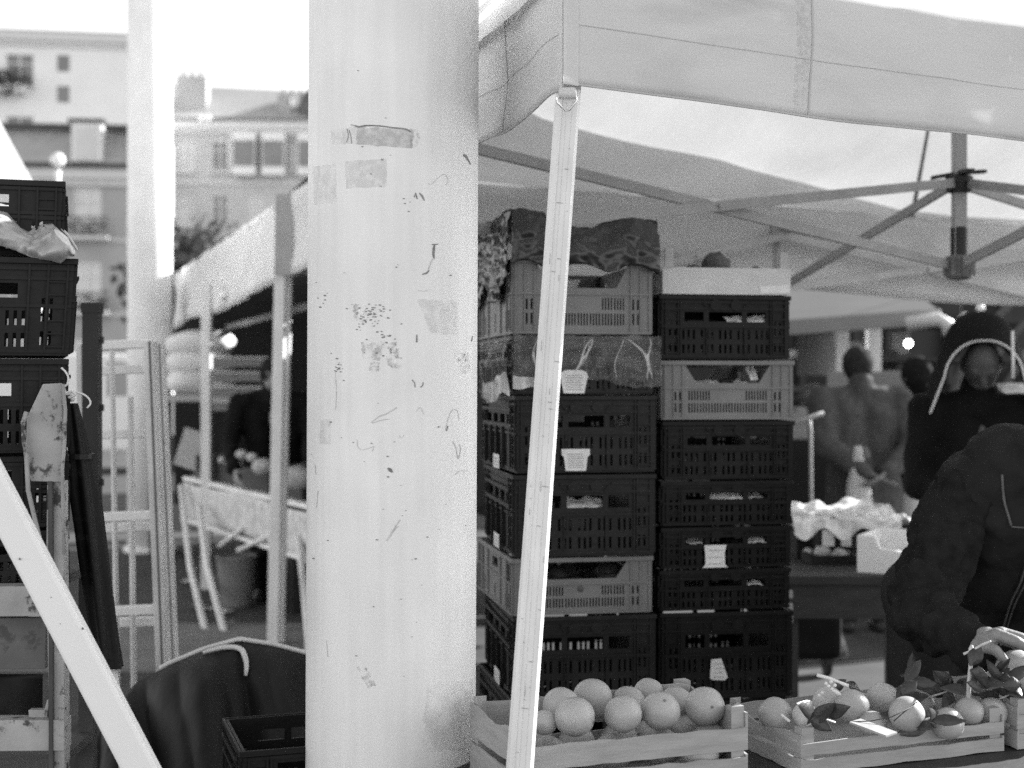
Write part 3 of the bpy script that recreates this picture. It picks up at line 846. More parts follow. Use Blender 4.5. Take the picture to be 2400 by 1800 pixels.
# ---- left stack (label, y of its foot in the photo, kind)
OL = Vector(((1207 - 1200) / FPX * 4.0, 4.0, 0)); WL, DL = .402, .58
def at(O, x, y, z): return Vector((O.x + x * math.cos(EA) - y * math.sin(EA), O.y + x * math.sin(EA) + y * math.cos(EA), z))
def TL(O, z0):  # local stack frame to world
    return lambda p: at(O, p.x, p.y, p.z + z0)
lv_ = [(605, 785, 'grey', 0), (785, 925, 'dark', 1), (925, 1110, 'dark', 0), (1110, 1305, 'dark', 0), (1305, 1442, 'grey', 0), (1442, 1640, 'dark', 0), (1640, 1830, 'dark', 0), (1830, 2000, 'dark', 1), (2000, 2140, 'dark', 1)]
labL = ['grey open-fronted crate under the black plastic bag on top of the left stack',
        'dark crate wrapped in clear film with a printed card at its foot',
        'dark slotted crate directly below the film-wrapped one, pot shaped card at its foot',
        'dark slotted crate resting on the lower grey crate, pale paper in its handle slot',  # the pale paper is a sheet imitating light in the slot
        'grey open-fronted crate low down between dark crates of the left stack',
        'dark crate under the lower grey crate, partly hidden by oranges',
        'dark crate of the left stack low behind the wooden fruit box',
        'dark crate near the bottom of the left stack',
        'lowest dark crate of the left stack on the asphalt']
crL = []
for (y0, y1, k, v), lb in zip(lv_, labL):
    z0, z1 = zof(y1, 4.03), zof(y0, 4.03)
    if y1 == 2140: z0 = 0.0
    jx = random.Random(y0).uniform(-.006, .006)
    crL.append((crate(lb, GL, at(OL, jx, random.Random(y1).uniform(0, .01), z0), EA + random.Random(y0 + 1).uniform(-.03, .03), WL, DL, z1 - z0 - .002, k, v), z0, z1 - z0 - .002))
# ---- right stack
ORr = Vector(((1553 - 1200) / FPX * 4.14, 4.14, 0)); WR, DR = .392, .56
lvr = [(690, 843, 'dark', 0), (843, 985, 'grey', 0), (985, 1125, 'dark', 0), (1125, 1233, 'dark', 0), (1233, 1333, 'dark', 0), (1333, 1432, 'dark', 0), (1432, 1640, 'dark', 0), (1640, 1830, 'dark', 0), (1830, 1985, 'dark', 1), (1985, 2108, 'dark', 1)]
labR = ['dark slotted crate under the pale tray at the top of the right stack',
        'grey open-fronted crate second from the top of the right stack',
        'dark crate directly beneath the grey one of the right stack, no light showing through',
        'dark crate with a bright paper blob showing in its handle slot',  # the paper blob is a white sheet imitating light in the slot
        'dark crate with a white torn bag in the front, middle of the right stack',
        'dark crate in the right stack with one small glint at its right slot',
        'tall dark crate in the right stack with a white tag hung on its slats',
        'dark crate in the right stack half hidden behind the fruit boxes',
        'dark crate near the bottom of the right stack',
        'lowest dark crate of the right stack on the asphalt']
crR = []
for (y0, y1, k, v), lb in zip(lvr, labR):
    z0, z1 = zof(y1, 4.17), zof(y0, 4.17)
    if y1 == 2108: z0 = 0.0
    jx = random.Random(y0 + 7).uniform(-.005, .005)
    crR.append((crate(lb, GR_, at(ORr, jx, random.Random(y1 + 3).uniform(0, .01), z0), EA + random.Random(y0 + 2).uniform(-.03, .03), WR, DR, z1 - z0 - .002, k, v, mats=M['dark_crate_b'] if k == 'dark' else None), z0, z1 - z0 - .002))
# printed cards slipped behind the slats
def card(root_h, poly, lines, y=-.0095, name='price_card', label='', m=None, cat='label card'):
    root, z0, h = root_h
    t = thing(name, label, cat, root.location, root.rotation_euler[2], 'printed cards on the crates')
    label_card(t, poly, y, lines, 'card', m)
    return t
arch = [(.07, -.0), (.07, .036), (.058, .042), (.052, .06), (.06, .072), (.086, .078), (.11, .078), (.134, .072), (.142, .06)]
pz = lambda pts: pts
cx = .163
def roundpot(cx, zt): return [(cx - .042, zt - .02), (cx - .036, zt - .006), (cx - .022, zt), (cx + .022, zt), (cx + .036, zt - .006), (cx + .042, zt - .02), (cx + .038, zt - .028), (cx + .030, zt - .066), (cx - .030, zt - .066), (cx - .038, zt - .028)]
card(crL[1], roundpot(.170, .070), 7, label='round-topped printed card on the film-wrapped crate')
card(crL[2], pot(.168, .070), 7, label='pot-shaped printed card low on the crate below the film')
h = crR[4][2]
card(crR[4], [(.118, .004), (.196, .004), (.188, .012), (.186, .045), (.192, .070), (.124, .070), (.127, .045), (.127, .012)], 3, label='white torn card in the front of a dark crate, right stack')
t = card(crR[6], [(.146, .12), (.176, .122), (.196, .066), (.186, .058), (.150, .060), (.142, .066)], 4, label='tilted white tag hanging on the tall dark crate', name='price_tag')
# side cards in the left stack's long side
for i, lb in ((2, 'small pale card on the long side of the third crate down'), (3, 'small pale card on the long side of the crate above the grey one'), (5, 'small pale card on the long side of the dark crate behind the oranges')):
    root, z0, h = crL[i]
    t = thing('side_card', lb, 'label card', root.location, root.rotation_euler[2], 'printed cards on the crates')
    b = MB(); b.box(-.0165, -.015, .20, .30, .004, .045); b.build('card', M['paper'], t)
    b = MB()
    for k in range(3): b.box(-.0172, -.0166, .215, .285, .012 + .01 * k, .0135 + .01 * k)
    b.build('printed_lines', M['ink'], t)

# ---- what lies on and in the crates
def crumple(name, label, cat, m, fn, nu, nv, amp, sc, solid=.0, group=None, seed=0, loc=(0, 0, 0)):
    b = MB(); L = Vector(loc)
    def g(u, v):
        p = fn(u, v)
        q = Vector((p.x * sc + seed, p.y * sc, p.z * sc))
        r = abs(mnoise.noise(q)) * 1.4 - .3 + .5 * abs(mnoise.noise(q * 2.3)) + .25 * mnoise.noise(q * 5)
        r2 = abs(mnoise.noise(q + Vector((31, 7, 3)))) * 1.4 - .3 + .4 * mnoise.noise(q * 2.6 + Vector((3, 8, 1)))
        return p + Vector((r * amp * .7, -r2 * amp, r * amp * .6)) - L
    b.sheet(nu, nv, g)
    o = b.build(name, m, None, smooth=True, solid=solid)
    o.location = L
    return tag(o, label, cat, group)
zt = zof(605, 4.03)
# black bag lying over the top crate: front flap, bulging top, side flap
topy = [(1120, 530), (1160, 512), (1200, 500), (1240, 503), (1275, 512), (1300, 545), (1390, 546), (1420, 530), (1470, 516), (1530, 512), (1541, 515)]
def prof_top(x):
    px = 1207 + x / WL * 330
    for (a, ya), (b_, yb) in zip(topy, topy[1:]):
        if a <= px <= b_: return zof(ya + (yb - ya) * (px - a) / (b_ - a), 4.1)
    return zof(515, 4.1)
def bag(u, v):
    x = -.012 + (WL + .026) * u
    zt2 = prof_top(x)
    if v < .5:
        k = v / .5; y = -.014 - .006 * math.sin(k * 3); z = zt - .02 - .012 * u + .012 * math.sin(u * 17) + (zt2 - zt + .02) * k
        y += .02 * k * k
    else:
        k = (v - .5) / .5; y = .006 + (DL + .01) * k; z = zt2 - .01 * k + .01 * math.sin(k * 9 + u * 4)
    return at(OL, x, y, z)
root_bag = crumple('plastic_bag', 'black plastic bag draped over the top grey crate of the left stack', 'plastic bag', M['black_bag'], bag, 70, 60, .008, 22, .0008, seed=4, loc=at(OL, .2, .3, zt))
def bagside(u, v):
    y = -.012 + (DL + .02) * u; z = prof_top(-.004) + (zt - .05 - .07 * abs(math.sin(u * 5)) - prof_top(-.004)) * v
    return at(OL, -.012 - .014 * v, y, z)
b = MB(); L0 = at(OL, .2, .3, zt)
def g2(u, v):
    p = bagside(u, v); q = p * 24
    return p + Vector((-.022 * abs(mnoise.noise(q)) - .008 * mnoise.noise(q * 2.2), 0.01 * mnoise.noise(q * 1.4), .008 * mnoise.noise(q + Vector((5, 5, 5))))) - L0
b.sheet(60, 36, g2); o = b.build('side_flap', M['black_bag'], root_bag, smooth=True, solid=.0008)
# clear film round the second crate
z0f, z1f = zof(900, 4.03), zof(787, 4.03)
def filmf(u, v):
    x = -.012 + (WL + .03) * u; k = math.sin(math.pi * u)
    return at(OL, x, -.016 - .008 * math.sin(math.pi * v), z1f + (z0f - z1f - .012 * math.sin(u * 9)) * v)
film = crumple('clear_film', 'crumpled clear plastic film wrapped round a dark crate of the left stack', 'plastic film', M['film'], filmf, 70, 30, .009, 26, 0, seed=9, loc=at(OL, .2, 0, z1f))
b = MB(); L0 = film.location.copy()
def g3(u, v):
    p = at(OL, -.016 - .012 * math.sin(math.pi * v), -.014 + .5 * u, z1f + (z0f - .03 + .02 * math.sin(u * 12) - z1f) * v); q = p * 22
    return p + Vector((-.012 * abs(mnoise.noise(q)), 0, .006 * mnoise.noise(q))) - L0
b.sheet(50, 24, g3); b.build('side_flap', M['film'], film, smooth=True)
b = MB()
def g4(u, v):
    p = at(OL, -.024 - .02 * u, -.02 + .34 * u, z0f + .028 - .06 * v - .02 * u + .012 * math.sin(u * 7)); q = p * 16
    return p + Vector((-.01 * mnoise.noise(q), 0, .012 * mnoise.noise(q * 1.3))) - L0
b.sheet(24, 10, g4); b.build('folded_edge', M['film_cloudy'], film, smooth=True)
b = MB()
def g5(u, v):
    p = at(OL, -.01 + .12 * u, -.022 - .004 * math.sin(u * 9), z0f + .022 - .035 * v * (1 - .5 * u) - .014 * u); q = p * 18
    return p + Vector((0, -.008 * mnoise.noise(q), .008 * mnoise.noise(q * 1.3))) - L0
b.sheet(18, 8, g5); b.build('folded_edge', M['film_cloudy'], film, smooth=True)
rng = random.Random(77)
for k in range(15):                      # raised cloudy strips imitating bright highlight streaks on the film
    b = MB(); side = k < 8
    s0, s1, z_, w_ = rng.random(), rng.uniform(-.25, .25), rng.uniform(-.02, .03), rng.uniform(.0014, .004)
    P_, Q_ = [], []
    for i in range(9):
        v = i / 8
        if side: p = at(OL, -.040 - .012 * math.sin(math.pi * v), .03 + .42 * min(1, max(0, s0 + s1 * v)), z1f - .008 + (z0f - z1f + .01) * v)
        else: p = at(OL, .02 + .36 * min(1, max(0, s0 + s1 * v)), -.040 - .008 * math.sin(math.pi * v), z1f - .01 + (z0f - z1f + .02) * v)
        ww = w_ * math.sin(math.pi * (.08 + .84 * v)); e = Vector((0, 1, .3)) if side else Vector((1, 0, .3))
        wob = e * (.008 * math.sin(v * 6 + k))
        P_.append(p + wob - e * ww - L0); Q_.append(p + wob + e * ww - L0)
    b.add(P_ + Q_, [(i, i + 1, 10 + i, 9 + i) for i in range(8)]); b.build('highlight_strip', M['film_cloudy'], film, smooth=True)
# paper and produce in openings; sheets in dark crates' slots imitate light shining through
def sheet_in(cr, x0, x1, y, z0, z1, label, m=None, seed=0, name='opening_sheet', cat='paper'):
    root, zb, h = cr; L0 = at(ORr if cr in crR else OL, (x0 + x1) / 2, y, zb + z0)
    O = ORr if cr in crR else OL
    b = MB()
    def g(u, v):
        p = at(O, x0 + (x1 - x0) * u, y + .05 * v, zb + z0 + (z1 - z0) * v * (1 - .35 * abs(math.sin(u * 5 + seed)))); q = p * 30
        return p + Vector((0, .012 * mnoise.noise(q + Vector((seed, 0, 0))), .008 * mnoise.noise(q * 1.5))) - L0
    b.sheet(14, 8, g); o = b.build(name, m or M['paper'], None, smooth=True, solid=.0012); o.location = L0
    return tag(o, label, cat, None)
sheet_in(crL[0], .13, .20, .03, .10, .135, 'crumpled white paper behind the opening of the top grey crate', seed=1)
sheet_in(crL[0], .24, .31, .04, .10, .13, 'white paper edge at the right in the top grey crate', seed=2)
sheet_in(crL[3], .15, .26, .009, .138, .172, 'pale folded paper in the handle slot above the lower grey crate', M['card_light'], seed=3)  # pale sheet imitating light through the slot
sheet_in(crR[3], .14, .25, .009, .075, .104, 'bright white paper filling the handle slot of the right stack crate', seed=4)  # white sheet imitating light through the slot
sheet_in(crR[0], .20, .33, .010, .110, .136, 'white paper strips glimpsed through slots of the top dark crate', seed=5)  # white sheet imitating light through the slots
sheet_in(crR[1], .10, .19, .03, .10, .125, 'crumpled pale paper at the left in the right stack grey crate', M['card_light'], seed=6)
sheet_in(crR[1], .235, .27, .025, .10, .125, 'small pale carton edge in the right stack grey crate', M['card_light'], seed=7)
sheet_in(crR[1], .275, .30, .02, .12, .17, 'bright paper corner at the right in the grey crate', seed=8)
sheet_in(crR[4], .26, .32, .010, .072, .095, 'pale wrapping in the right slot beside the torn card', M['card_light'], seed=9)  # pale sheet imitating light through the slot
sheet_in(crR[4], .075, .125, .010, .072, .092, 'grey wrapping in the left slot beside the torn card', M['card'], seed=10)  # grey sheet imitating light through the slot
sheet_in(crR[3], .265, .31, .010, .078, .098, 'grey wrapping in the right handle slot near the bright paper', M['card'], seed=11)  # grey sheet imitating light through the slot
sheet_in(crR[5], .265, .31, .010, .072, .082, 'thin white paper edge in the small right slot', seed=12)  # thin white sheet imitating light through the slot
for cr, n, lb in ((crL[4], 5, 'dark vegetables heaped in the lower grey crate'), (crL[0], 5, 'dark vegetables heaped in the top grey crate'), (crR[1], 5, 'dark vegetables heaped in the right stack grey crate')):
    root, zb, h = cr; O = ORr if cr in crR else OL; rng = random.Random(n + int(zb * 100)); L0 = at(O, .2, .2, zb + .01)
    b = MB()
    for k in range(16):
        c = at(O, rng.uniform(.06, .34), rng.uniform(.05, .5), zb + h * .42 + rng.uniform(0, .025)) - L0
        b.ball(c, (rng.uniform(.03, .05), rng.uniform(.03, .05), rng.uniform(.02, .035)), 10, 7)
    o = b.build('vegetables', M['produce'], None, smooth=True); o.location = L0; tag(o, lb, 'vegetables', None, 'stuff')
# ---- pale cardboard tray with corner posts on top of the right stack
zt0 = zof(690, 4.17)
tr = thing('cardboard_tray', 'shallow pale cardboard tray with standing corner posts on the right stack', 'tray', at(ORr, 0, 0, zt0), EA)
b = MB(); b.panel(0, WR, 0, .078, [], 0, .005); b.build('front_wall', M['card_light'], tr)
b = MB(); b.panel(0, WR, 0, .078, [], DR - .005, DR); b.build('back_wall', M['card_light'], tr)
for x in (0.0, WR - .005):
    b = MB(); b.box(x, x + .005, .0052, DR - .0052, 0.001, .068); b.build('side_wall', M['card_light'], tr)
b = MB(); b.box(.0052, WR - .0052, .0052, DR - .0052, .001, .006); b.build('tray_floor', M['card'], tr)
for x, y, hh in ((.006, -.0055, .135), (WR - .030, .006, .126), (.006, DR - .03, .13), (WR - .03, DR - .03, .126)):
    b = MB(); b.box(x, x + .025, y, y + .025 if y > 0 else y + .005, .002 if y > 0 else .078, hh); b.build('corner_post', M['card'], tr)
b = MB(); b.prism([(.30, .004), (WR - .004, .006), (WR - .004, .030), (.296, .024)], -.002, -.0004); b.build('tape', M['paper'], tr)
for (x, dx, hh, lb) in ((.13, .03, .022, 'flat dark leaf on the tray'), (.20, .045, .045, 'dark ragged greens on the pale tray'), (.325, .014, .02, 'small dark round fruit on the pale tray')):
    b = MB(); c = at(ORr, x, .12, zt0 + .062)
    b.ball((0, 0, 0), (dx, .05, hh), 12, 8, fn=lambda p: 1 + .35 * mnoise.noise(p * 3))
    o = b.build('greens', M['produce'], None, smooth=True); o.location = c + Vector((0, 0, hh * .6)); tag(o, lb, 'greens')
# ================================================================== fruit boxes on the table
tb = thing('market_table', 'dark trestle table under the wooden fruit boxes', 'table', (.6, 3.0, 0), math.atan2(.4, .92))
b = MB(); b.box(-.85, 1.6, -.28, .34, .69, .72); b.build('tabletop', M['dark_wood'], tb, bevel=.003)
for x in (-.7, 1.4):
    b = MB(); b.beam((x, -.22, 0), (x, -.05, .69), .04, .04); b.beam((x, .28, 0), (x, .08, .69), .04, .04); b.box(x - .015, x + .015, -.14, .2, .3, .33); b.build('trestle', M['dark_wood'], tb)
def wood_box(label, BL, BR, FL, FR, z0, z1, seed=0, front=.80):
    root = thing('fruit_box', label, 'wooden box', (BL[0], BL[1], z0), 0, 'thin wooden fruit boxes')
    O = root.location.copy(); rng = random.Random(seed)
    P = [Vector((p[0], p[1], 0)) - Vector((O.x, O.y, 0)) for p in (FL, FR, BR, BL)]
    cen = sum(P, Vector()) / 4
    H = z1 - z0
    for i in range(4):
        p, q = P[i], P[(i + 1) % 4]
        d = (q - p).normalized(); n = Vector((-d.y, d.x, 0)); L = (q - p).length
        for k, (a, c) in enumerate(((.004, .42), (.52, 1.0)) if i else ((.004, .38), (.46, front))):
            b = MB(lambda v, p=p, d=d, n=n: p + d * v.x + n * v.y + Vector((0, 0, v.z)))
            nn = 14; top, bot = [], []
            for j in range(nn + 1):
                x = L * j / nn
                top.append((x, H * c - .002 + .0022 * rng.uniform(-1, 1) - (.012 * math.sin(math.pi * j / nn) ** 8 if k and i % 2 else 0)))
                bot.append((x, H * a + .0015 * rng.uniform(-1, 1)))
            vs = [(x, 0, z) for x, z in bot] + [(x, 0, z) for x, z in top] + [(x, .0045, z) for x, z in bot] + [(x, .0045, z) for x, z in top]
            m = nn + 1; fs = []
            for j in range(nn):
                fs += [(j, j + 1, m + j + 1, m + j), (2 * m + j, 3 * m + j, 3 * m + j + 1, 2 * m + j + 1), (m + j, m + j + 1, 3 * m + j + 1, 3 * m + j), (j, 2 * m + j, 2 * m + j + 1, j + 1)]
            fs += [(0, m, 3 * m, 2 * m), (nn, 2 * m + nn, 3 * m + nn, m + nn)]
            b.add(vs, fs); b.build('slat', M['wood'], root)
    for i in range(4):
        p = P[i]; a = (P[(i + 1) % 4] - p).normalized() * .028; c = (P[i - 1] - p).normalized() * .028
        g = (a + c).normalized() * .008
        tri = [p + g, p + a + g, p + c + g]
        b = MB(); b.add([t + Vector((0, 0, .002)) for t in tri] + [t + Vector((0, 0, H + .012)) for t in tri], [(0, 2, 1), (3, 4, 5), (0, 1, 4, 3), (1, 2, 5, 4), (2, 0, 3, 5)])
        b.build('corner_block', M['wood'], root)
    b = MB(); ins = [cen + (q - cen) * .985 for q in P]
    b.hexa([q + Vector((0, 0, .001)) for q in ins] + [q + Vector((0, 0, .006)) for q in ins]); b.build('box_floor', M['wood'], root)
    return root
bx1 = wood_box('thin wooden box of oranges directly behind the leaning aluminium post', (-.085, 2.875), (.375, 3.06), (.01, 2.62), (.462, 2.785), .722, .857, 1)
bx2 = wood_box('thin wooden box heaped with leafy citrus below the hand', (.47, 3.12), (.95, 3.32), (.575, 2.83), (1.045, 3.02), .722, .80, 2)
bx3 = wood_box('wooden box at the right edge under the held fruit', (.99, 3.325), (1.44, 3.51), (1.075, 3.025), (1.54, 3.21), .722, .815, 3)

def fruit(label, c, r, m, group, navel=None, stem=False, sx=1.0, seed=0):
    c = Vector(c)
    root = thing('citrus_fruit' if m is not M['orange'] else 'orange', label, 'fruit', c, 0, group)
    rng = random.Random(seed); k = Vector((rng.uniform(-5, 5), rng.uniform(-5, 5), rng.uniform(-5, 5)))
    nv = Vector(navel or (rng.uniform(-.5, .5), 1, rng.uniform(-1, .2))).normalized()
    def fn(p):
        dn = max(0, p.dot(nv)); ds = max(0, -p.dot(nv))
        return 1 + .045 * mnoise.noise(p * 1.2 + k) - .05 * dn ** 40 - .03 * ds ** 24
    b = MB(); b.ball((0, 0, 0), (r * sx, r * sx, r * .97), 40, 26, fn=fn)
    b.build('peel', m, root, smooth=True)
    b = MB(); t = nv.orthogonal().normalized(); s = nv.cross(t); p0 = nv * r * sx * .957
    b.lathe([(.0001, 0), (r * .07, .0004), (r * .075, .0012), (.0001, .0022)], 8)
    Mx = Matrix((t, s, nv)).transposed()
    b.v = [Mx @ p + p0 for p in b.v]
    b.build('navel', M['calyx'], root)
    return root
g1, g2_ = 'oranges in the near wooden box', 'leafy citrus in the right wooden box'
orl = [(1315, 1653, 43, 2.86, None, 'orange leaning on the leaning post side, leftmost of the back row'),
       (1388, 1637, 47, 2.93, None, 'largest orange at the top of the heap, two right of the post'),
       (1347, 1680, 48, 2.735, (.9, -.3, -.2), 'broad orange in front, cut by the lower picture edge near the post'),
       (1460, 1674, 44, 2.78, None, 'round orange in the front row centre of the box'),
       (1473, 1647, 40, 2.975, (.2, .3, 1), 'orange half hidden behind the front row centre orange'),
       (1548, 1666, 46, 2.82, (.15, -.75, .75), 'orange with a bright sunlit rim left of the navelled one'),
       (1652, 1656, 47, 2.885, (.22, -.9, .18), 'pale orange showing its dark navel at the right corner of the box'),
       (1584, 1646, 38, 2.985, None, 'small orange behind the gap between the two right oranges'),
       (1276, 1693, 30, 2.74, None, 'small pale orange low beside the leaning post'),
       (1520, 1625, 36, 3.03, None, 'orange at the back wall of the wooden box')]
for i, (x, y, r, d, nv, lb) in enumerate(orl):
    fruit(lb, W(x, y, d), r * d / FPX, M['orange'], g1, nv, seed=i)
rng = random.Random(11)
low = [(.07, 2.78), (.13, 2.86), (.20, 2.80), (.22, 2.90), (.29, 2.93), (.30, 2.84), (.37, 2.80), (.05, 2.87), (.36, 2.97), (.40, 2.88)]
for i, (x, y) in enumerate(low):
    fruit('orange of the lower layer in the near wooden box', (x, y, .772 + rng.uniform(0, .006)), .038, M['orange'], 'oranges of the lower layer', seed=40 + i)
cit = [(1817, 1673, 40, 2.97, 'orange with a white twig end at the left edge of the leafy box'),
       (1887, 1676, 30, 2.93, 'bright pale citrus under the twigs at the left'),
       (1941, 1643, 36, 3.06, 'pale citrus below the knotted white stalks'),
       (1997, 1655, 40, 3.00, 'round citrus behind the loose slat'),
       (2069, 1634, 34, 3.13, 'oval sunlit citrus at the back beneath a leaf'),
       (2125, 1674, 42, 2.93, 'round citrus crossed by two thin twigs, centre of the leafy box'),
       (2221, 1696, 38, 2.95, 'citrus cut by the lower picture edge beside a dark leaf'),
       (2271, 1668, 34, 3.03, 'citrus at the foot of the upright stem'),
       (2325, 1670, 36, 3.07, 'citrus below the torn dark leaves'),
       (2387, 1648, 32, 3.18, 'small citrus at the right picture edge below the held one'),
       (2160, 1650, 30, 3.12, 'small dark citrus between leaves at the back'),
       (2045, 1700, 34, 2.96, 'citrus under the loose slat')]
for i, (x, y, r, d, lb) in enumerate(cit):
    fruit(lb, W(x, y, d), r * d / FPX, M['pomelo'] if i in (1, 2, 4, 8) else M['orange'], g2_, seed=70 + i, sx=1.12 if i == 4 else 1.0)
held = fruit('large pale citrus held in the vendor\'s fingers', W(2385, 1574, 3.12), .0485, M['pomelo'], None, (.2, .6, -.9), seed=99)

def leaf_mesh(mb, p, d, n, L, wd, curl=.2, fold=.25):
    """pointed leaf: midrib from p along d, normal n"""
    d = Vector(d).normalized(); n = Vector(n); n = (n - d * n.dot(d)).normalized(); s = d.cross(n)
    prof_ = [0, .45, .8, 1, .95, .75, .42, .0]
    vs, fs = [], []
    for i, w in enumerate(prof_):
        t = i / 7; c = Vector(p) + d * (L * t) - n * (curl * L * t * t)
        ww = w * wd / 2
        vs += [c + s * ww + n * (fold * ww), c, c - s * ww + n * (fold * ww)]
    for i in range(7):
        a = i * 3; fs += [(a, a + 1, a + 4, a + 3), (a + 1, a + 2, a + 5, a + 4)]
    mb.add(vs, fs)
def sprig(label, base, pts, r, leaves, m_leaf=None, m_twig=None):
    base = Vector(base)
    root = thing('citrus_sprig', label, 'leafy twig', base, 0, 'citrus twigs with leaves')
    b = MB(); b.tube([p - base for p in pts], r, 7); b.build('stem', m_twig or M['twig'], root, smooth=True)
    for (p, d, n, L, wd, cu) in leaves:
        b = MB(); leaf_mesh(b, Vector(p) - base, d, n, L, wd, cu); b.build('leaf', m_leaf or M['leaf'], root, smooth=True, solid=.0006)
    return root
D_ = 3.02
sprig('upright pale stem with a dark leaf rising to the vendor\'s wrist', W(2268, 1655, 3.03), [W(2268, 1655, 3.03), W(2271, 1600, 3.03), W(2275, 1560, 3.03), W(2276, 1520, 3.03), W(2278, 1512, 3.03)], [.005, .0048, .0045, .0055, .003],
      [(W(2273, 1562, 3.02), (.5, 0, .9), (-.4, -1, .2), .052, .032, .1), (W(2272, 1570, 3.02), (.75, .1, -.4), (.1, -1, .3), .045, .03, .2), (W(2292, 1560, 3.0), (.3, -.1, -.9), (-.3, -1, .0), .05, .024, .1)])
sprig('short white twig crossing the upright stem under the fingers', W(2258, 1533, 3.03), [W(2258, 1533, 3.03), W(2275, 1526, 3.03), W(2300, 1512, 3.02), W(2322, 1503, 3.0)], [.003, .0028, .003, .002], [])
rng = random.Random(21)
def cluster(label, px, py, d, n, spread, L=.06, pale=0):
    base = W(px, py, d); lv2 = []
    for k in range(n):
        a = rng.uniform(0, 2 * math.pi); el = rng.uniform(-.5, .9)
        dd = Vector((math.cos(a) * math.cos(el), math.sin(a) * math.cos(el) * .6 - .2, math.sin(el)))
        p = base + Vector((rng.uniform(-spread, spread), rng.uniform(-.03, .03), rng.uniform(-.012, .02)))
        lv2.append((p, dd, (rng.uniform(-.5, .5), -1, rng.uniform(0, 1)), L * rng.uniform(.7, 1.25), L * rng.uniform(.38, .55), rng.uniform(-.1, .4)))
    return sprig(label, base, [base + Vector((-spread, 0, -.01)), base + Vector((0, -.01, .008)), base + Vector((spread, .01, -.005))], .0022, lv2, M['leaf'])
cluster('dark leaves under the held citrus, torn edges against a pale fruit', 2330, 1612, 3.03, 9, .035)
cluster('dark leaves bunched between the held citrus and the stem', 2318, 1578, 3.05, 6, .02, .05)
cluster('dark leaf spray below the vendor\'s sleeve', 2225, 1625, 3.08, 9, .05)
cluster('pointed upright leaves at the back, right of the oval citrus', 2185, 1610, 3.14, 7, .05)
cluster('single broad leaf group lying at the front left of the leafy box', 1925, 1690, 2.90, 4, .03, .075)
cluster('leaf pair standing over the oval citrus', 2115, 1622, 3.02, 4, .02)
cluster('leaves lying between the centre citrus and the lower edge', 2175, 1690, 2.92, 6, .04)
cluster('leaves tucked at the left behind the pale citrus', 1990, 1625, 3.1, 4, .04, .05)
cluster('leaves hanging under the held citrus at the right edge', 2370, 1630, 3.08, 6, .03)
# white knotted stalks
st = [([W(1915, 1582, 3.02), W(1945, 1590, 3.02), W(1965, 1598, 3.02), W(1988, 1608, 3.02)], [.004, .0035, .003, .0045]),
      ([W(1945, 1612, 3.02), W(1962, 1624, 3.0), W(1975, 1632, 3.0), W(1995, 1626, 3.02)], [.003, .0045, .003, .004])]
t = thing('dry_stalk', 'white knotted dry stalks on the pale citrus at the left', 'stalk', W(1940, 1610, 3.02))
O = t.location.copy()
for pts, r in st:
    b = MB(); b.tube([p - O for p in pts], r, 8); b.build('stalk_piece', M['paper'], t, smooth=True)
b = MB()
for x, y in ((1942, 1608), (1950, 1614), (1957, 1606), (1948, 1598), (1936, 1602), (1927, 1624), (1920, 1630)): b.ball(W(x, y, 3.015) - O, .004, 8, 6)
b.build('buds', M['paper'], t, smooth=True)
tag(MB().beam(W(2004, 1690, 2.86), W(2090, 1722, 2.80), .04, .004).build('loose_slat', M['wood']), 'loose pale wooden slat lying across the leafy citrus box', 'slat')
tw = MB(); tw.tube([W(1985, 1692, 2.85), W(2040, 1690, 2.85), W(2090, 1680, 2.86), W(2140, 1655, 2.88)], .0012, 6); tw.tube([W(2095, 1690, 2.85), W(2120, 1668, 2.88), W(2150, 1645, 2.9)], .0012, 6)
tag(tw.build('thin_twigs', M['dark_wood'], smooth=True), 'two thin dark twigs crossing the centre citrus', 'twig')
b = MB(); b.tube([W(1832, 1676, 2.92), W(1850, 1690, 2.9)], .0028, 8); tag(b.build('white_twig', M['paper']), 'short white twig end lying against the left citrus', 'twig')
# cardboard flap standing behind the oranges
t = thing('cardboard_flap', 'torn cardboard liner standing behind the oranges in the wooden box', 'cardboard', W(1560, 1640, 3.05))
O = t.location.copy()
b = MB(); b.sheet(14, 6, lambda u, v: W(1496 + 120 * u, 1598 + 4 * math.sin(u * 5) + 12 * u * u + (50 + 10 * u) * v, 3.055 - .04 * u + .01 * v) + Vector((0, .004 * math.sin(u * 9), 0)) - O)
b.build('liner', M['card'], t, solid=.002)

# ================================================================== left foreground
GLF = 'dark crates on the left cart'
def lcrate(label, pxr, d, y0, y1, rz, taper=.0, var=0, wl=.6):
    z1, z0 = zof(y0, d), zof(y1, d)
    xr = (pxr - 1200) / FPX * d
    c = Vector((xr - wl * math.cos(rz), d - wl * math.sin(rz), z0))
    return crate(label, GLF, c, rz, wl, .40, z1 - z0 - .002, 'dark', var, taper)
lcrate('topmost dark crate at the far left, above the grey plastic sheet', 140, 3.12, 423, 603, R(17), .02, 1)
cl2 = lcrate('flared dark crate under the grey plastic sheet at the far left', 160, 3.05, 604, 836, R(19), .045)
cl3 = lcrate('dark crate with a pale slip in its slot, below the flared one', 150, 3.05, 838, 1062, R(18), .01)
lcrate('dark crate behind the scuffed bracket of the cart', 150, 3.07, 1064, 1236, R(18), .01, 1)
cl5 = lcrate('low dark crate with rows of D-shaped holes on the cart beam', 150, 3.07, 1238, 1374, R(18), 0)
b = MB()
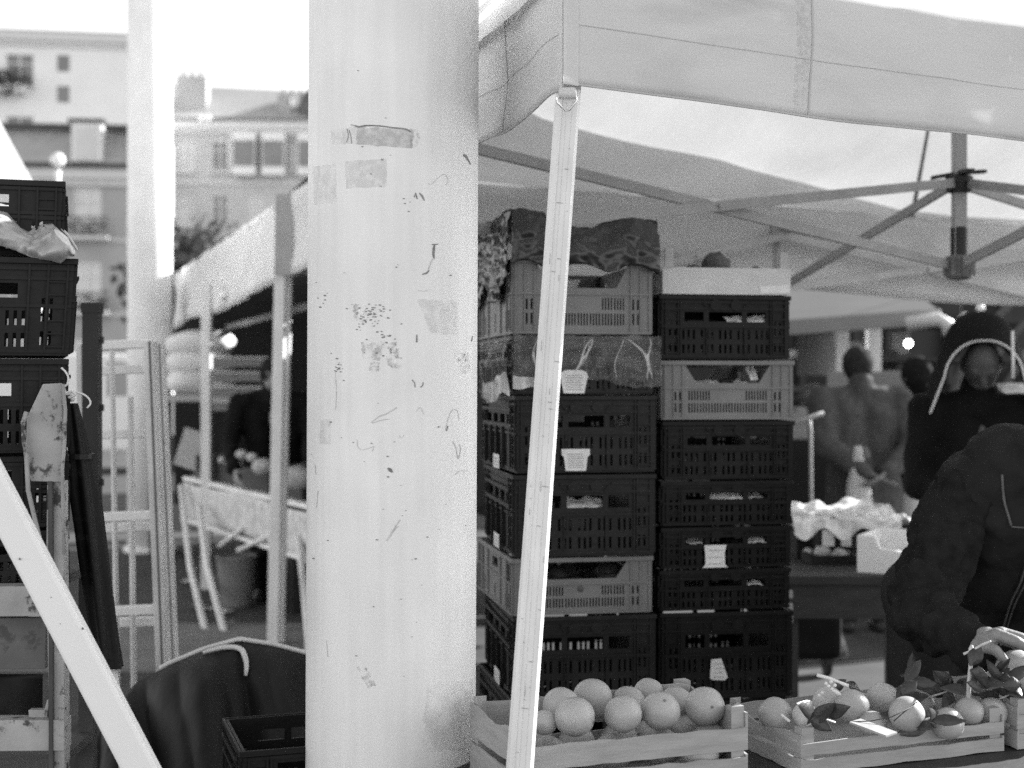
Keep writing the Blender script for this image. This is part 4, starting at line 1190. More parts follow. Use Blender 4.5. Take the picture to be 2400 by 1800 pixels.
for i in range(6):
    for j in range(4):
        x = .36 + .019 * i; z = .02 + .0135 * j
        b.add([(x, -.0075, z), (x + .012, -.0075, z), (x + .011, -.0075, z + .006), (x + .006, -.0075, z + .009), (x + .001, -.0075, z + .006)], [(0, 1, 2, 3, 4)])
b.build('hole_light_marks', M['paper'], cl5, solid=.001)  # pale raised marks imitating light seen through the D-shaped holes
b = MB(); b.prism([(.50, .135), (.545, .136), (.54, .123), (.506, .122)], .003, .0045); b.build('paper_slip', M['paper'], cl3)
# crumpled grey sheet
L0 = W(80, 560, 2.98)
edge_t = [(-260, 500), (0, 488), (30, 494), (60, 532), (78, 542), (98, 530), (130, 524), (160, 556), (184, 592)]
edge_b = [(-260, 590), (0, 578), (40, 590), (90, 606), (120, 612), (140, 618), (160, 606), (176, 602), (184, 598)]
def interp(E, u):
    s = u * (len(E) - 1); i = min(int(s), len(E) - 2); f = s - i
    return E[i][0] + (E[i + 1][0] - E[i][0]) * f, E[i][1] + (E[i + 1][1] - E[i][1]) * f
b = MB()
def g6(u, v):
    xt, yt = interp(edge_t, u); xb, yb = interp(edge_b, u)
    p = W(xt + (xb - xt) * v, yt + (yb - yt) * v, 3.02 - .05 * math.sin(math.pi * v) + .10 * (1 - v)); q = p * 13
    a = abs(mnoise.noise(q)); c = abs(mnoise.noise(q * 2.1 + Vector((4, 2, 9))))
    return p + Vector((.012 * mnoise.noise(q * 1.1), -.06 * a - .03 * c, .02 * (a - .3) * math.sin(math.pi * v))) - L0
b.sheet(80, 30, g6)
def g7(u, v):
    xt, yt = interp(edge_t, u); p = W(xt, yt, 3.12 + .34 * v); q = p * 11
    return p + Vector((0, 0, .03 * abs(mnoise.noise(q)) * math.sin(math.pi * min(1, v * 2 + .02)))) - L0
b.sheet(60, 10, g7)
o = b.build('plastic_sheet', mat('grey_plastic_sheet', .40, .3, .2, 10, .2, 30, spec=.6), smooth=True, solid=.0008); o.location = L0
tag(o, 'crumpled grey plastic sheet draped over the flared dark crate', 'plastic sheet')
# worn metal cart / cage
ct = thing('market_cart', 'scuffed metal cart frame with gusset holding the left crates', 'cart', (-1.0, 2.95, 0))
O = ct.location.copy(); d0 = 2.96
def pl(pts, d, th=.006): 
    return [W(x, y, d) - O for x, y in pts], th
def plate3(name, pts, d, th, m, parent=ct, O=O):
    f = [W(x, y, d) - O for x, y in pts]; bk = [p + Vector((0, th, 0)) for p in f]
    n = len(f); b = MB(); b.add(f + bk, [tuple(range(n)), tuple(range(2 * n - 1, n - 1, -1))] + [(i, i + n, (i + 1) % n + n, (i + 1) % n) for i in range(n)])
    return b.build(name, m, parent, bevel=.0015)
plate3('gusset', [(100, 900), (143, 898), (146, 1130), (72, 1128), (60, 1080), (62, 980)], d0, .010, M['worn'])
plate3('post', [(110, 1128), (146, 1128), (150, 1700), (152, 1900), (118, 1900), (108, 1300)], d0 + .012, .04, M['worn'])
b = MB()
b.tube([W(*p, d0 - .012) - O for p in ((62, 965), (54, 990), (56, 1030), (62, 1070), (66, 1150), (92, 1260), (104, 1330))], .005, 8); b.tube([W(*p, d0 - .01) - O for p in ((147, 900), (153, 960), (151, 1040), (146, 1100), (150, 1300))], .004, 8)
b.build('edge_rod', M['worn'], ct, smooth=True)
plate3('crossbeam', [(-500, 1376), (112, 1374), (112, 1444), (-500, 1450)], d0 + .004, .05, M['worn'])
plate3('lower_board', [(-500, 1452), (100, 1448), (108, 1470), (106, 1568), (-500, 1574)], d0 + .06, .02, M['concrete'])
plate3('side_rail', [(112, 1128), (122, 1128), (124, 1900), (114, 1900)], d0 - .002, .012, M['worn_dark'])
plate3('base_rail', [(-500, 1690), (150, 1688), (150, 1760), (-500, 1764)], d0 + .002, .05, M['worn'])
plate3('bracket', [(66, 1664), (104, 1664), (110, 1640), (114, 1640), (112, 1684), (68, 1688)], d0 + .03, .02, M['worn'])
b = MB(); b.sheet(20, 10, lambda u, v: W(-400 + 500 * u, 1580 + 110 * v, d0 + .16 + .05 * math.sin(u * 14) * v) - O); b.build('canvas_sling', M['tarp'], ct, smooth=True, solid=.003)
for yz in (.36, .62, 1.035):
    b = MB(); b.box(-.72, -.035, .10, .56, yz, yz + .02); b.build('deck', M['worn_dark'], ct)
for x in (-.7, -.07):
    b = MB(); b.box(x, x + .035, .561, .60, 0.0, 1.036); b.build('rear_post', M['worn_dark'], ct)
b = MB(); b.box(-.02, .012, .012, .052, 0, .62); b.build('front_leg', M['worn_dark'], ct)
# white bar running down across the left corner
p, q = W(-170, 842, 2.60), W(280, 1703, 2.58); q2 = p + (q - p) * (p.z / (p.z - q.z)); p0 = p - (q - p) * 1.5
t = thing('white_bar', 'slanting smooth white tent leg crossing the lower left corner', 'pole', (q2.x, q2.y, 0))
b = MB(); b.beam(p0 - t.location, q2 - t.location, .060, .034, (0, -1, 0)); b.build('tube', M['white_paint'], t, bevel=.007)
b = MB(); b.lathe([(.06, 0), (.06, .006), (.035, .012), (.032, .05)], 20); b.build('foot_plate', M['steel'], t)
b = MB()
for (x, y, s) in ((46, 1310, 3), (194, 1473, 3.5), (142, 1462, 2), (120, 1400, 1.5), (200, 1560, 1.5)):
    c = W(x, y, 2.570) - t.location; b.ball(c, (s * .0006, .0025, s * .0007), 6, 5)
b.build('paint_chip', M['calyx'], t)
# tall dark post
t = thing('dark_post', 'tall dark flat-topped post standing before the ladder', 'post', W(216, 2100, 4.2) * 1.0)
t.location = (W(216, 900, 4.2).x, 4.2, 0)
zt_ = zof(712, 4.2)
b = MB(); b.box(-.024, .024, -.024, .024, 0, zt_); b.build('post', M['dark_post'], t, bevel=.003)
b = MB(); b.box(-.026, .026, -.026, .026, zt_ - .028, zt_ + .002); b.build('cap', M['black'], t)
for z in (1.62, 1.42, 1.2):
    b = MB(); b.box(.0245, .034, -.006, .006, z, z + .02); b.build('hinge_pin', M['steel'], t)
# folded parasol tied to the cart
P0, P1, P2 = W(168, 945, 3.3), W(258, 1565, 3.3), W(274, 1650, 3.3); Pf = P0 + (P2 - P0) * (P0.z / (P0.z - P2.z))
t = thing('folded_parasol', 'dark folded parasol with a white pole tied beside the cart', 'parasol', (Pf.x, Pf.y, 0)); O = t.location.copy()
b = MB(); k = 30
def parap(i, a):
    s = i / k; c = P0.lerp(P1, s); r = (.012 + .020 * min(1, s * 3)) * (1 - .12 * s) * (1 + .22 * math.sin(a * 5 + s * 4))
    return c + Vector((r * math.cos(a), r * math.sin(a), 0)) - O
b.add([parap(i, 2 * math.pi * j / 30) for i in range(k + 1) for j in range(30)], [(i * 30 + j, i * 30 + (j + 1) % 30, (i + 1) * 30 + (j + 1) % 30, (i + 1) * 30 + j) for i in range(k) for j in range(30)] + [tuple(range(30))])
b.build('fabric', M['tarp'], t, smooth=True)
b = MB(); b.tube([P1 - O - (P1 - P0) * .05, Pf - O], .015, 16); b.build('pole', M['white_paint'], t, smooth=True)
b = MB(); b.ball(P0 - O + Vector((0, 0, .012)), .009, 10, 8); b.build('finial', M['white_paint'], t, smooth=True)
b = MB(); m_ = P0.lerp(P1, .20); b.lathe([(.034, -.006), (.0345, .006)], 20, m_ - O); b.build('tie_band', M['black'], t)
b = MB()
b.tube([W(x, y, 3.0) for x, y in curve([(144, 862), (154, 872), (160, 885), (158, 900), (150, 908), (152, 918), (170, 920), (190, 922), (206, 932), (212, 945), (204, 956)], 5)], .0022, 7)
b.tube([W(x, y, 2.99) for x, y in curve([(150, 912), (156, 924), (168, 918), (176, 926), (160, 932)], 5)], .003, 7)
tag(b.build('cord', M['paper'], smooth=True), 'white cord looped from the crate to the parasol', 'cord')

# aluminium ladders leaning together
def ladder(label, L0, L1, R0, R1, d, rungs, w=.03):
    P = [W(*L0, d), W(*L1, d - .05), W(*R0, d), W(*R1, d - .05)]
    def low(a, b_): return a + (b_ - a) * (a.z / (a.z - b_.z))
    l1, r1 = low(P[0], P[1]), low(P[2], P[3])
    t = thing('ladder', label, 'ladder', (l1.x, l1.y, 0), 0, 'aluminium ladders'); O = t.location.copy()
    for a, c in ((P[0], l1), (P[2], r1)):
        b = MB(); b.beam(a - O, c - O, w, .055, (0, 1, 0)); o = b.build('rail', M['ladder'], t, bevel=.003)
        g_ = MB(); dv = Vector((w * .12, -.0279, 0)); g_.beam(a - O + dv, c - O + dv, w * .2, .0012, (0, 1, 0)); g_.build('groove', M['groove'], o)
    for y in rungs:
        z = zof(y, d)
        f = lambda a, c: a + (c - a) * ((a.z - z) / (a.z - c.z))
        if z > P[0].z + .02: continue
        p_, q_ = f(P[0], l1), f(P[2], r1)
        b = MB(); b.beam(p_ - O, q_ - O + Vector((0, 0, .01)), .034, .03, (0, 0, 1)); b.build('rung', M['white_paint'], t, bevel=.004)
    return t
ladder('front aluminium ladder, its right rail beside the far pillar', (196, 808), (206, 1600), (352, 800), (384, 1600), 4.55, [812, 1212, 1430, 1640, 1850], .034)
ladder('second aluminium ladder set back, rungs between those of the front one', (212, 800), (226, 1600), (376, 806), (410, 1600), 4.75, [870, 1020, 1236, 1456, 1680, 1860], .022)
for i, (a, c, lb, r) in enumerate((((262, 815), (276, 1640), 'thin aluminium tube standing left among the ladders', .009), ((306, 930), (313, 1560), 'bright sunlit tube at the right inside the ladders', .010))):
    p = W(*a, 4.66); q = W(*c, 4.64); q = p + (q - p) * (p.z / (p.z - q.z))
    t = thing('tube', lb, 'tube', (q.x, q.y, 0), 0, 'thin tubes leaning in the ladders')
    b = MB(); b.tube([p - t.location, q - t.location], r, 14); b.build('shaft', M['pole'], t, smooth=True)
    b = MB(); b.tube([Vector((0, 0, 0)), (p - q).normalized() * .03], r + .003, 12); b.build('rubber_foot', M['black'], t)
# dark tarpaulin heap
rid = [(120, 1690), (275, 1645), (320, 1600), (400, 1556), (480, 1523), (562, 1500), (640, 1512), (720, 1533), (820, 1560), (930, 1600)]
t = thing('tarpaulin', 'dark tarpaulin with pale piping heaped left of the pillar', 'tarpaulin', (-.95, 3.6, 0)); O = t.location.copy()
b = MB()
def tf(u, v):
    x, y = interp(rid, u); r0 = W(x, y, 3.9)
    if v <= .7:
        k = v / .7
        z = r0.z * (1 - k) ** .8 if k < 1 else 0
        z = r0.z - r0.z * (k ** 1.5)
        p = Vector((r0.x + .12 * k * (r0.x + .75), r0.y - .72 * k ** .8, z))
        f = math.sin(math.pi * min(1, k * 1.4)) if k < .7 else .8
        c1 = abs(math.sin(u * 10.5 - k * 3.6 + .5)) ** .7; c2 = abs(math.sin(u * 23 - k * 8 + 1.2)) ** .8
        p.z += (-.085 * (1 - c1) - .035 * (1 - c2) + .03 * mnoise.noise(Vector((u * 9, k * 4, 2)))) * f; p.y += (.05 * (1 - c1) + .03 * mnoise.noise(Vector((u * 6, k * 5, 1)))) * f
    else:
        k = (v - .7) / .3
        p = Vector((r0.x, r0.y + .35 * k, r0.z * (1 - k)))
    p.z = max(p.z, .002)
    return p - O
b.sheet(150, 70, tf); b.build('sheet', M['tarp'], t, smooth=True)
b = MB(); b.tube([tf(.30 + .5 * i / 40, 0.0) + Vector((0, -.004, .004)) for i in range(41)], .0065, 8); b.build('piping', M['piping'], t, smooth=True)
lp = [(472, 1536), (500, 1526), (535, 1521), (562, 1524), (578, 1536), (584, 1556), (580, 1576), (574, 1586)]
b = MB()
def onsheet(x, y):
    best = None
    for i in range(36):
        for j in range(36):
            p = tf(.25 + .55 * i / 36, .3 * j / 36) + O
            e = (1200 + p.x / p.y * FPX - x) ** 2 + (900 - (p.z - CAM_Z) / p.y * FPX - y) ** 2
            if best is None or e < best[0]: best = (e, p)
    return best[1]
LPp = [onsheet(*q) + Vector((0, -.006, .006)) - O for q in lp] 
cc = []
for i in range(len(LPp) - 1):
    for k in range(4): cc.append(LPp[i].lerp(LPp[i + 1], k / 4))
cc.append(LPp[-1]); cc = [((cc[max(i - 2, 0)] + cc[max(i - 1, 0)] + cc[i] + cc[min(i + 1, len(cc) - 1)] + cc[min(i + 2, len(cc) - 1)]) / 5) for i in range(len(cc))]
b.tube(cc, [.004 + .0035 * math.sin(math.pi * i / (len(cc) - 1)) for i in range(len(cc))], 8); b.build('piping', M['piping'], t, smooth=True)
cq = crate('black slotted crate low beside the foot of the tarpaulin', None, W(560, 1905, 2.98), R(18), .40, .30, .16, 'dark', 1, mats=M['dark_crate_b'])
cq.location = (-.555, 2.93, .585)
t = thing('crate_stand', 'dark wooden stand under the low black crate', 'stand', (-.555, 2.93, 0), R(18))
b = MB(); b.box(0, .40, 0, .30, .56, .585); b.build('stand_top', M['dark_wood'], t)
for x, y in ((0, 0), (.36, 0), (0, .26), (.36, .26)):
    b = MB(); b.box(x, x + .04, y, y + .04, 0, .56); b.build('leg', M['dark_wood'], t)
# ================================================================== people
def V3(*a): return Vector(a)
def hand_caps(mb, wr, dirv, nrm, s=1.0, curl=.5, thumb=1):
    """palm and five fingers from a wrist; dirv = pointing direction, nrm = back-of-hand normal"""
    d = Vector(dirv).normalized(); n = Vector(nrm); n = (n - d * n.dot(d)).normalized(); t = d.cross(n) * thumb
    wr = Vector(wr)
    for k in range(4):
        o = (k - 1.5) * .018 * s
        mcp = wr + d * (.085 - .004 * abs(k - 1)) * s + t * o
        mb.capsule(wr + t * o * .6, .013 * s, mcp, .0105 * s, 8)
        L = (.040, .046, .043, .033)[k] * s; c = curl
        p = mcp; dd = d
        for j, f in enumerate((1, .65, .5)):
            a = c * (.6 + .35 * j)
            dd = (dd * math.cos(a) - n * math.sin(a)).normalized()
            q = p + dd * L * f; mb.capsule(p, (.0095 - .001 * j) * s, q, (.0088 - .001 * j) * s, 8); p = q
    b_ = wr + d * .025 * s - t * .024 * s
    m_ = b_ + (d * .7 - t * .75 - n * .3).normalized() * .042 * s
    mb.capsule(wr - t * .01 * s, .014 * s, b_, .014 * s, 8); mb.capsule(b_, .013 * s, m_, .010 * s, 8); mb.capsule(m_, .0098 * s, m_ + (d * .9 - t * .2 - n * .4).normalized() * .03 * s, .008 * s, 8)
def head_caps(mb, c, face, r=.092):
    f = Vector(face).normalized(); s = Vector((f.y, -f.x, 0)).normalized(); u = s.cross(f); u = u if u.z > 0 else -u
    Mx = Matrix((s, f, u)).transposed()
    c = Vector(c)
    mb.ball(c, (r * .82, r * .98, r * 1.12), 18, 14, Mx)
    mb.ball(c + f * .018 - u * .052, (r * .62, r * .74, r * .62), 14, 10, Mx)
    mb.capsule(c + f * .092 + u * .012, .008, c + f * .106 - u * .022, .013, 8)
    mb.capsule(c + f * .086 - u * .052 - s * .018, .007, c + f * .086 - u * .052 + s * .018, .007, 8)
    for k in (-1, 1):
        mb.ball(c + s * k * .077 - f * .008 - u * .008, (.010, .020, .032), 8, 6, Mx)
        mb.capsule(c + f * .078 + s * k * .045 + u * .026, .008, c + f * .084 + s * k * .012 + u * .024, .008, 6)
def eyes(c, face, parent, O, r=.092):
    f = Vector(face).normalized(); s = Vector((f.y, -f.x, 0)).normalized(); u = s.cross(f); u = u if u.z > 0 else -u
    for k in (-1, 1):
        b = MB(); b.ball(Vector(c) + f * .081 + s * k * .03 + u * .008 - O, .009, 8, 6); b.build('eye', M['eye'], parent, smooth=True)
def person(label, pos, face_deg, h=1.72, lean=0.0, top='coat_grey', bottom='trousers', coat_len=.55, hair='hair_grey', arms=None, hands=True, wide=1.0, group=None, hood=False, skin='skin_background', head_tilt=0.0, hat=False, voxel=.014, arm_r=1.0):
    """local frame: x right, y forward"""
    k = h / 1.72
    root = thing('person', label, 'person', pos, R(face_deg), group)
    Z = lambda z: z * k
    def bend(p):
        p = Vector(p)
        if p.z > .92 * k:
            a = lean; q = p - V3(0, 0, .92 * k)
            return V3(q.x, q.y * math.cos(a) + q.z * math.sin(a), .92 * k + q.z * math.cos(a) - q.y * math.sin(a))
        return p
    arms = arms or [((.25, -.02, 1.13), (.25, .10, .90)), ((-.25, -.02, 1.13), (-.25, .10, .90))]
    sh = [bend(V3(.185 * wide, 0, 1.40) * k), bend(V3(-.185 * wide, 0, 1.40) * k)]
    el = [bend(Vector(a[0]) * k) for a in arms]; wr = [bend(Vector(a[1]) * k) for a in arms]
    hip = [V3(.09, 0, .90) * k, V3(-.09, 0, .90) * k]; kn = [V3(.10, .02, .49) * k, V3(-.095, .03, .49) * k]; an = [V3(.10, -.01, .09) * k, V3(-.10, .0, .09) * k]
    nk = bend(V3(0, -.005, 1.475) * k); hd = bend(V3(0, .025, 1.605) * k)
    fc = bend(V3(0, 1, 1.605 * k)) - bend(V3(0, 0, 1.605 * k)); fc = V3(fc.x, fc.y, fc.z - head_tilt)
    # body: one continuous surface
    b = MB()
    b.chain([V3(0, 0, .93) * k, bend(V3(0, .005, 1.10) * k), bend(V3(0, 0, 1.30) * k), nk], [.10 * k, .085 * k, .09 * k, .05 * k], 12)
    b.chain([nk, hd], [.052 * k, .06 * k]); head_caps(b, hd, fc)
    for i in range(2):
        b.chain([hip[i], kn[i], an[i]], [.075 * k, .05 * k, .038 * k]); b.capsule(an[i] - V3(0, 0, .04), .035, an[i] + V3(0, .14, -.05), .03)
        b.chain([bend(V3(0, 0, 1.40) * k), sh[i], el[i], wr[i]], [.06 * k, .048 * k, .036 * k, .026 * k])
        if hands: hand_caps(b, wr[i], (wr[i] - el[i]).normalized(), V3(1 if i == 0 else -1, .2, .1), 1.0, .35, -1 if i else 1)
    b.build('body', M[skin], root, remesh=.009 if hands else .014, smooth_it=2)
    # garments
    b = MB(); w = wide
    def tors(mb, g):
        for x in (-.07 * w, .07 * w):
            mb.chain([V3(x, 0, .92) * k, bend(V3(x, .005, 1.12) * k), bend(V3(x, -.01, 1.30) * k), bend(V3(x * 1.0, -.005, 1.41) * k)], [.125 * k * g, .118 * k * g, .125 * k * g, .075 * k], 12)
        for i in range(2): mb.chain([bend(V3(0, -.005, 1.42) * k), sh[i]], [.075 * k, .078 * k])
    tors(b, 1.0)
    for i in range(2): b.chain([sh[i], el[i], el[i].lerp(wr[i], .9)], [.078 * k * arm_r, .062 * k * arm_r, .05 * k * arm_r])
    z1 = .92 - coat_len
    if coat_len > 0.02:
        for x in (-.075 * w, 0, .075 * w): b.chain([V3(x, 0, .95) * k, V3(x * 1.25, .0, max(z1, .05)) * k], [.13 * k, .12 * k], 12)
    b.chain([nk - V3(0, 0, .05), nk + V3(0, -.012, .035)], [.098 * k, .078 * k])
    b.build('coat', M[top], root, remesh=voxel, smooth_it=3, crease=.045, crease_scale=.11)
    b = MB()
    for i in range(2): b.chain([hip[i], kn[i], an[i]], [.092 * k, .072 * k, .06 * k])
    b.capsule(hip[0] + V3(0, 0, .03), .1 * k, hip[1] + V3(0, 0, .03), .1 * k); b.build('trousers', M[bottom], root, remesh=voxel, smooth_it=3)
    for i in range(2):
        b = MB(); b.capsule(an[i] + V3(0, -.03, -.05), .04, an[i] + V3(0, .15, -.055), .036); b.build('shoe', M['shoe'], root, smooth=True)
    f = fc.normalized()
    if not hood:
        b = MB(); s = V3(f.y, -f.x, 0).normalized(); u = s.cross(f); u = u if u.z > 0 else -u
        Mx = Matrix((s, f, u)).transposed()
        b.ball(hd + u * .020 - f * .020, (.093, .110, .112), 30, 22, Mx, fn=lambda p: 1 + .07 * mnoise.noise(p * 5) + .04 * mnoise.noise(p * 13)); b.build('hair', M[hair], root, smooth=True)
    eyes(hd, f, root, V3(0, 0, 0))
    return root, dict(sh=sh, el=el, wr=wr, hd=hd, f=f, nk=nk, k=k)

# man in the grey coat seen from behind, hands joined on a carrier bag
p_man, J = person('man seen from behind in a grey wool coat, hands joined behind his back', (W(2025, 900, 8.6).x, 8.6, 0), 4, 1.73, .16, 'coat_grey', 'trousers', .42, 'hair_grey',
       [((.27, -.13, 1.10), (.05, -.24, .93)), ((-.27, -.13, 1.10), (-.05, -.24, .93))], wide=1.3, voxel=.016, arm_r=1.2)
c = W(2012, 1045, 8.36)
def carrier(label, c, w, h, m, seed=0):
    b = MB()
    def f(u, v):
        a = 2 * math.pi * u; r = w * (.10 + .30 * v ** .8 + .12 * v * v) * (1 + .22 * mnoise.noise(V3(math.cos(a) * 2, math.sin(a) * 2, v * 3 + seed)))
        if v > .95: r *= max(.02, (1 - v) / .05)
        return V3(r * math.cos(a), r * .4 * math.sin(a), -h * v + .03 * math.sin(a * 2 + seed) * v)
    b.sheet(28, 22, f); o = b.build('carrier_bag', m, None, smooth=True); o.location = c
    return tag(o, label, 'carrier bag')
carrier('white carrier bag hanging from the hands behind the man\'s grey coat', c, .19, .42, M['bag_white'], 1)
# person in dark jacket and pale trousers
person('person in a dark jacket and pale trousers, beside the grey-coated man', (W(2158, 900, 9.0).x, 9.0, 0), 20, 1.66, .05, 'coat_black', 'trousers_white', .02, 'hair', None, wide=1.05, voxel=.016)
carrier('grey patterned bag standing on the ground just right of the right crate stack', V3(W(1925, 1040, 7.7).x, 7.7, .44), .3, .44, M['pattern'], 3)
# hooded woman with piped hood, in the middle distance
dH = 5.9
p_h, J = person('woman in a black hooded coat with pale piping round the hood', (W(2295, 900, dH).x, dH, 0), 168, 1.70, .10, 'coat_black', 'trousers', .30, 'hair',
       [((.24, .02, 1.10), (.10, .26, 1.10)), ((-.26, .02, 1.12), (-.14, .26, 1.08))], wide=1.15, hood=True, head_tilt=.8, voxel=.013, skin='skin_hood', arm_r=1.15)
k, hd, f = J['k'], J['hd'], J['f']
s_ = V3(f.y, -f.x, 0).normalized(); u_ = s_.cross(f); u_ = u_ if u_.z > 0 else -u_
b = MB(); nu, nv = 36, 18
def hoodp(u, v, g=1.0):
    """u round the opening from one shoulder over the crown to the other, v from the rim to the back"""
    t = 2 * u - 1                                   # -1 .. 1
    a = t * .74 * math.pi + math.pi / 2
    rx, ry = .150 * g, .178 * g
    x, z = -rx * math.cos(a), ry * math.sin(a)
    if abs(t) > .62:                                # the sides run down to the shoulders
        e = (abs(t) - .62) / .38; a0 = (.62 * .74 * math.pi) + math.pi / 2
        x0, z0 = -rx * math.cos(a0), ry * math.sin(a0)
        x = (abs(x0) + .055 * e) * (1 if t > 0 else -1); z = z0 - .16 * e
    sh_ = math.sqrt(max(0, 1 - max(0, (v - .45) / .55) ** 2)) if v > .45 else 1
    fr = .135 - .30 * v - .04 * abs(t)
    return hd + s_ * (x * (.25 + .75 * sh_)) + V3(0, 0, z * (.15 + .85 * sh_)) + f * fr
b.sheet(nu, nv, hoodp); b.build('hood', M['coat_black'], p_h, smooth=True, solid=.014)
b = MB(); b.tube([hoodp(i / 48, 0, 1.03) for i in range(49)], .0042, 8); b.build('hood_piping', M['piping'], p_h, smooth=True)
b = MB(); q = hoodp(.34, 0, 1.06); b.tube([q + V3(0, 0, .075), q + V3(0, 0, .03), q - V3(0, 0, .02) + f * .02, q - V3(0, 0, .10) + f * .02], .006, 7); b.build('drawstring', M['piping'], p_h, smooth=True)
# seller in the left stall
person('seller in a black coat behind the tables of the left stall', (W(640, 900, 9.9).x, 9.9, 0), 190, 1.68, .12, 'coat_black', 'trousers', .45, 'hair', [((.30, .12, 1.12), (.26, .36, .98)), ((-.30, .12, 1.12), (-.22, .36, .96))], wide=1.3, voxel=.018)

# ---------------------------------------------------------------- the vendor bending over the boxes
ven = thing('person', 'vendor in a dark fleece and quilted vest reaching over the leafy citrus', 'person', (1.22, 3.86, 0), 0); O = ven.location.copy()
Q = lambda x, y, d: W(x, y, d) - O
pel, wai, che, upc = Q(2275, 1400, 3.88), Q(2335, 1320, 3.78), Q(2400, 1200, 3.66), Q(2435, 1100, 3.60)
shR, elR, wrR = Q(2255, 1172, 3.60), Q(2150, 1432, 3.42), Q(2284, 1510, 3.18)
shL, elL, wrL = Q(2660, 1160, 3.52), Q(2720, 1440, 3.34), Q(2520, 1545, 3.14)
nkb, hdV = Q(2470, 1040, 3.52), Q(2535, 945, 3.40)
fV = V3(-.25, -.75, -.55).normalized()
hp = [V3(-.10, 0, .93), V3(.10, .02, .93)]; kn = [V3(-.13, -.06, .50), V3(.14, -.02, .50)]; an = [V3(-.14, .02, .09), V3(.15, .04, .09)]
b = MB()
b.chain([pel, wai, che, upc, nkb, hdV], [.11, .10, .12, .09, .058, .06]); head_caps(b, hdV, fV)
for i in range(2): b.chain([hp[i], kn[i], an[i]], [.08, .055, .04]); b.capsule(an[i] - V3(0, 0, .04), .035, an[i] + V3(0, -.14, -.05), .03)
b.chain([upc, shR, elR, wrR], [.07, .055, .04, .029]); b.chain([upc, shL, elL, wrL], [.07, .055, .04, .029])
hand_caps(b, wrL, V3(-.7, -.5, -.2), V3(.1, -.4, .9), 1.0, .45, 1)
b.build('body', M['skin'], ven, remesh=.008, smooth_it=2)
# right hand, modelled finger by finger round the fruit
def fing(b, pts, r): b.chain([Q(*p) for p in pts], r, 12)
b = MB()
b.chain([wrR + (elR - wrR).normalized() * .05, wrR, Q(2312, 1496, 3.14)], [.026, .027, .027])
for pts in ([(2290, 1506, 3.15), (2338, 1488, 3.085)], [(2292, 1502, 3.17), (2346, 1484, 3.11)], [(2294, 1504, 3.19), (2346, 1488, 3.145)], [(2294, 1510, 3.20), (2340, 1498, 3.175)]):
    fing(b, pts, [.020, .0150])
fing(b, [(2338, 1487, 3.085), (2382, 1503, 3.062), (2418, 1524, 3.062), (2440, 1552, 3.068)], [.0138, .0122, .0105, .0088])
fing(b, [(2347, 1483, 3.112), (2396, 1496, 3.10), (2436, 1518, 3.10), (2458, 1548, 3.10)], [.0138, .0120, .0105, .0088])
fing(b, [(2347, 1487, 3.145), (2394, 1500, 3.145), (2430, 1522, 3.15), (2450, 1552, 3.155)], [.0130, .0115, .0100, .0085])
fing(b, [(2341, 1497, 3.175), (2376, 1510, 3.185), (2402, 1526, 3.19), (2420, 1548, 3.19)], [.0118, .0102, .0088, .0075])
fing(b, [(2294, 1512, 3.13), (2312, 1516, 3.092), (2334, 1524, 3.062), (2353, 1546, 3.058)], [.0185, .0150, .0118, .0098])
hnd = b.build('hand', M['skin'], ven, remesh=.0028, smooth_it=3)
b = MB(); c = Q(2349, 1540, 3.0515); b.ball(c, (.0052, .0016, .0068), 10, 8, Matrix.Rotation(R(-32), 3, 'Y')); b.build('nail', M['nail'], hnd, smooth=True)
# trousers, fleece, vest
b = MB()
for i in range(2): b.chain([hp[i], kn[i], an[i]], [.105, .082, .068])
b.chain([hp[0], hp[1]], [.12, .12]); b.chain([pel + V3(-.02, 0, -.06), pel], [.15, .14]); b.build('trousers', M['trousers'], ven, remesh=.012, smooth_it=4)
b = MB()
def sleeve(S_, E_, Wr, ph):
    pts, rs = [], []
    for i in range(25):
        t = i / 24
        if t < .52: p = S_.lerp(E_, t / .52)
        else: p = E_.lerp(Wr, (t - .52) / .48 * .985)
        r = .092 * (1 - t) + .052 * t + .006 * math.sin(t * 46 + ph) * (1 - abs(t - .5)) + .012 * math.exp(-((t - .5) / .1) ** 2)
        pts.append(p); rs.append(r)
    # round the elbow
    for _ in range(3): pts = [pts[0]] + [(pts[i - 1] + pts[i] * 2 + pts[i + 1]) / 4 for i in range(1, 24)] + [pts[-1]]
    b.chain(pts, rs, 14)
sleeve(shR, elR, wrR, 0); sleeve(shL, elL, wrL, 1)
b.chain([wai, che, upc], [.15, .16, .12]); b.chain([upc, shR], [.10, .09]); b.chain([upc, shL], [.10, .09])
b.build('fleece', M['fleece'], ven, remesh=.008, smooth_it=3, crease=.06, crease_scale=.06)
b = MB()
for off in (V3(-.07, 0, 0), V3(.07, 0, 0)):
    b.chain([pel + off + V3(0, 0, -.02), wai + off, che + off * 1.2, upc + off * 1.1], [.162, .160, .172, .122], 14)
b.chain([upc, shR + V3(.02, 0, .012)], [.118, .098]); b.chain([upc, shL], [.118, .098]); b.chain([upc, nkb], [.10, .075])
b.build('vest', M['vest'], ven, remesh=.009, smooth_it=5, crease=.045, crease_scale=.11)
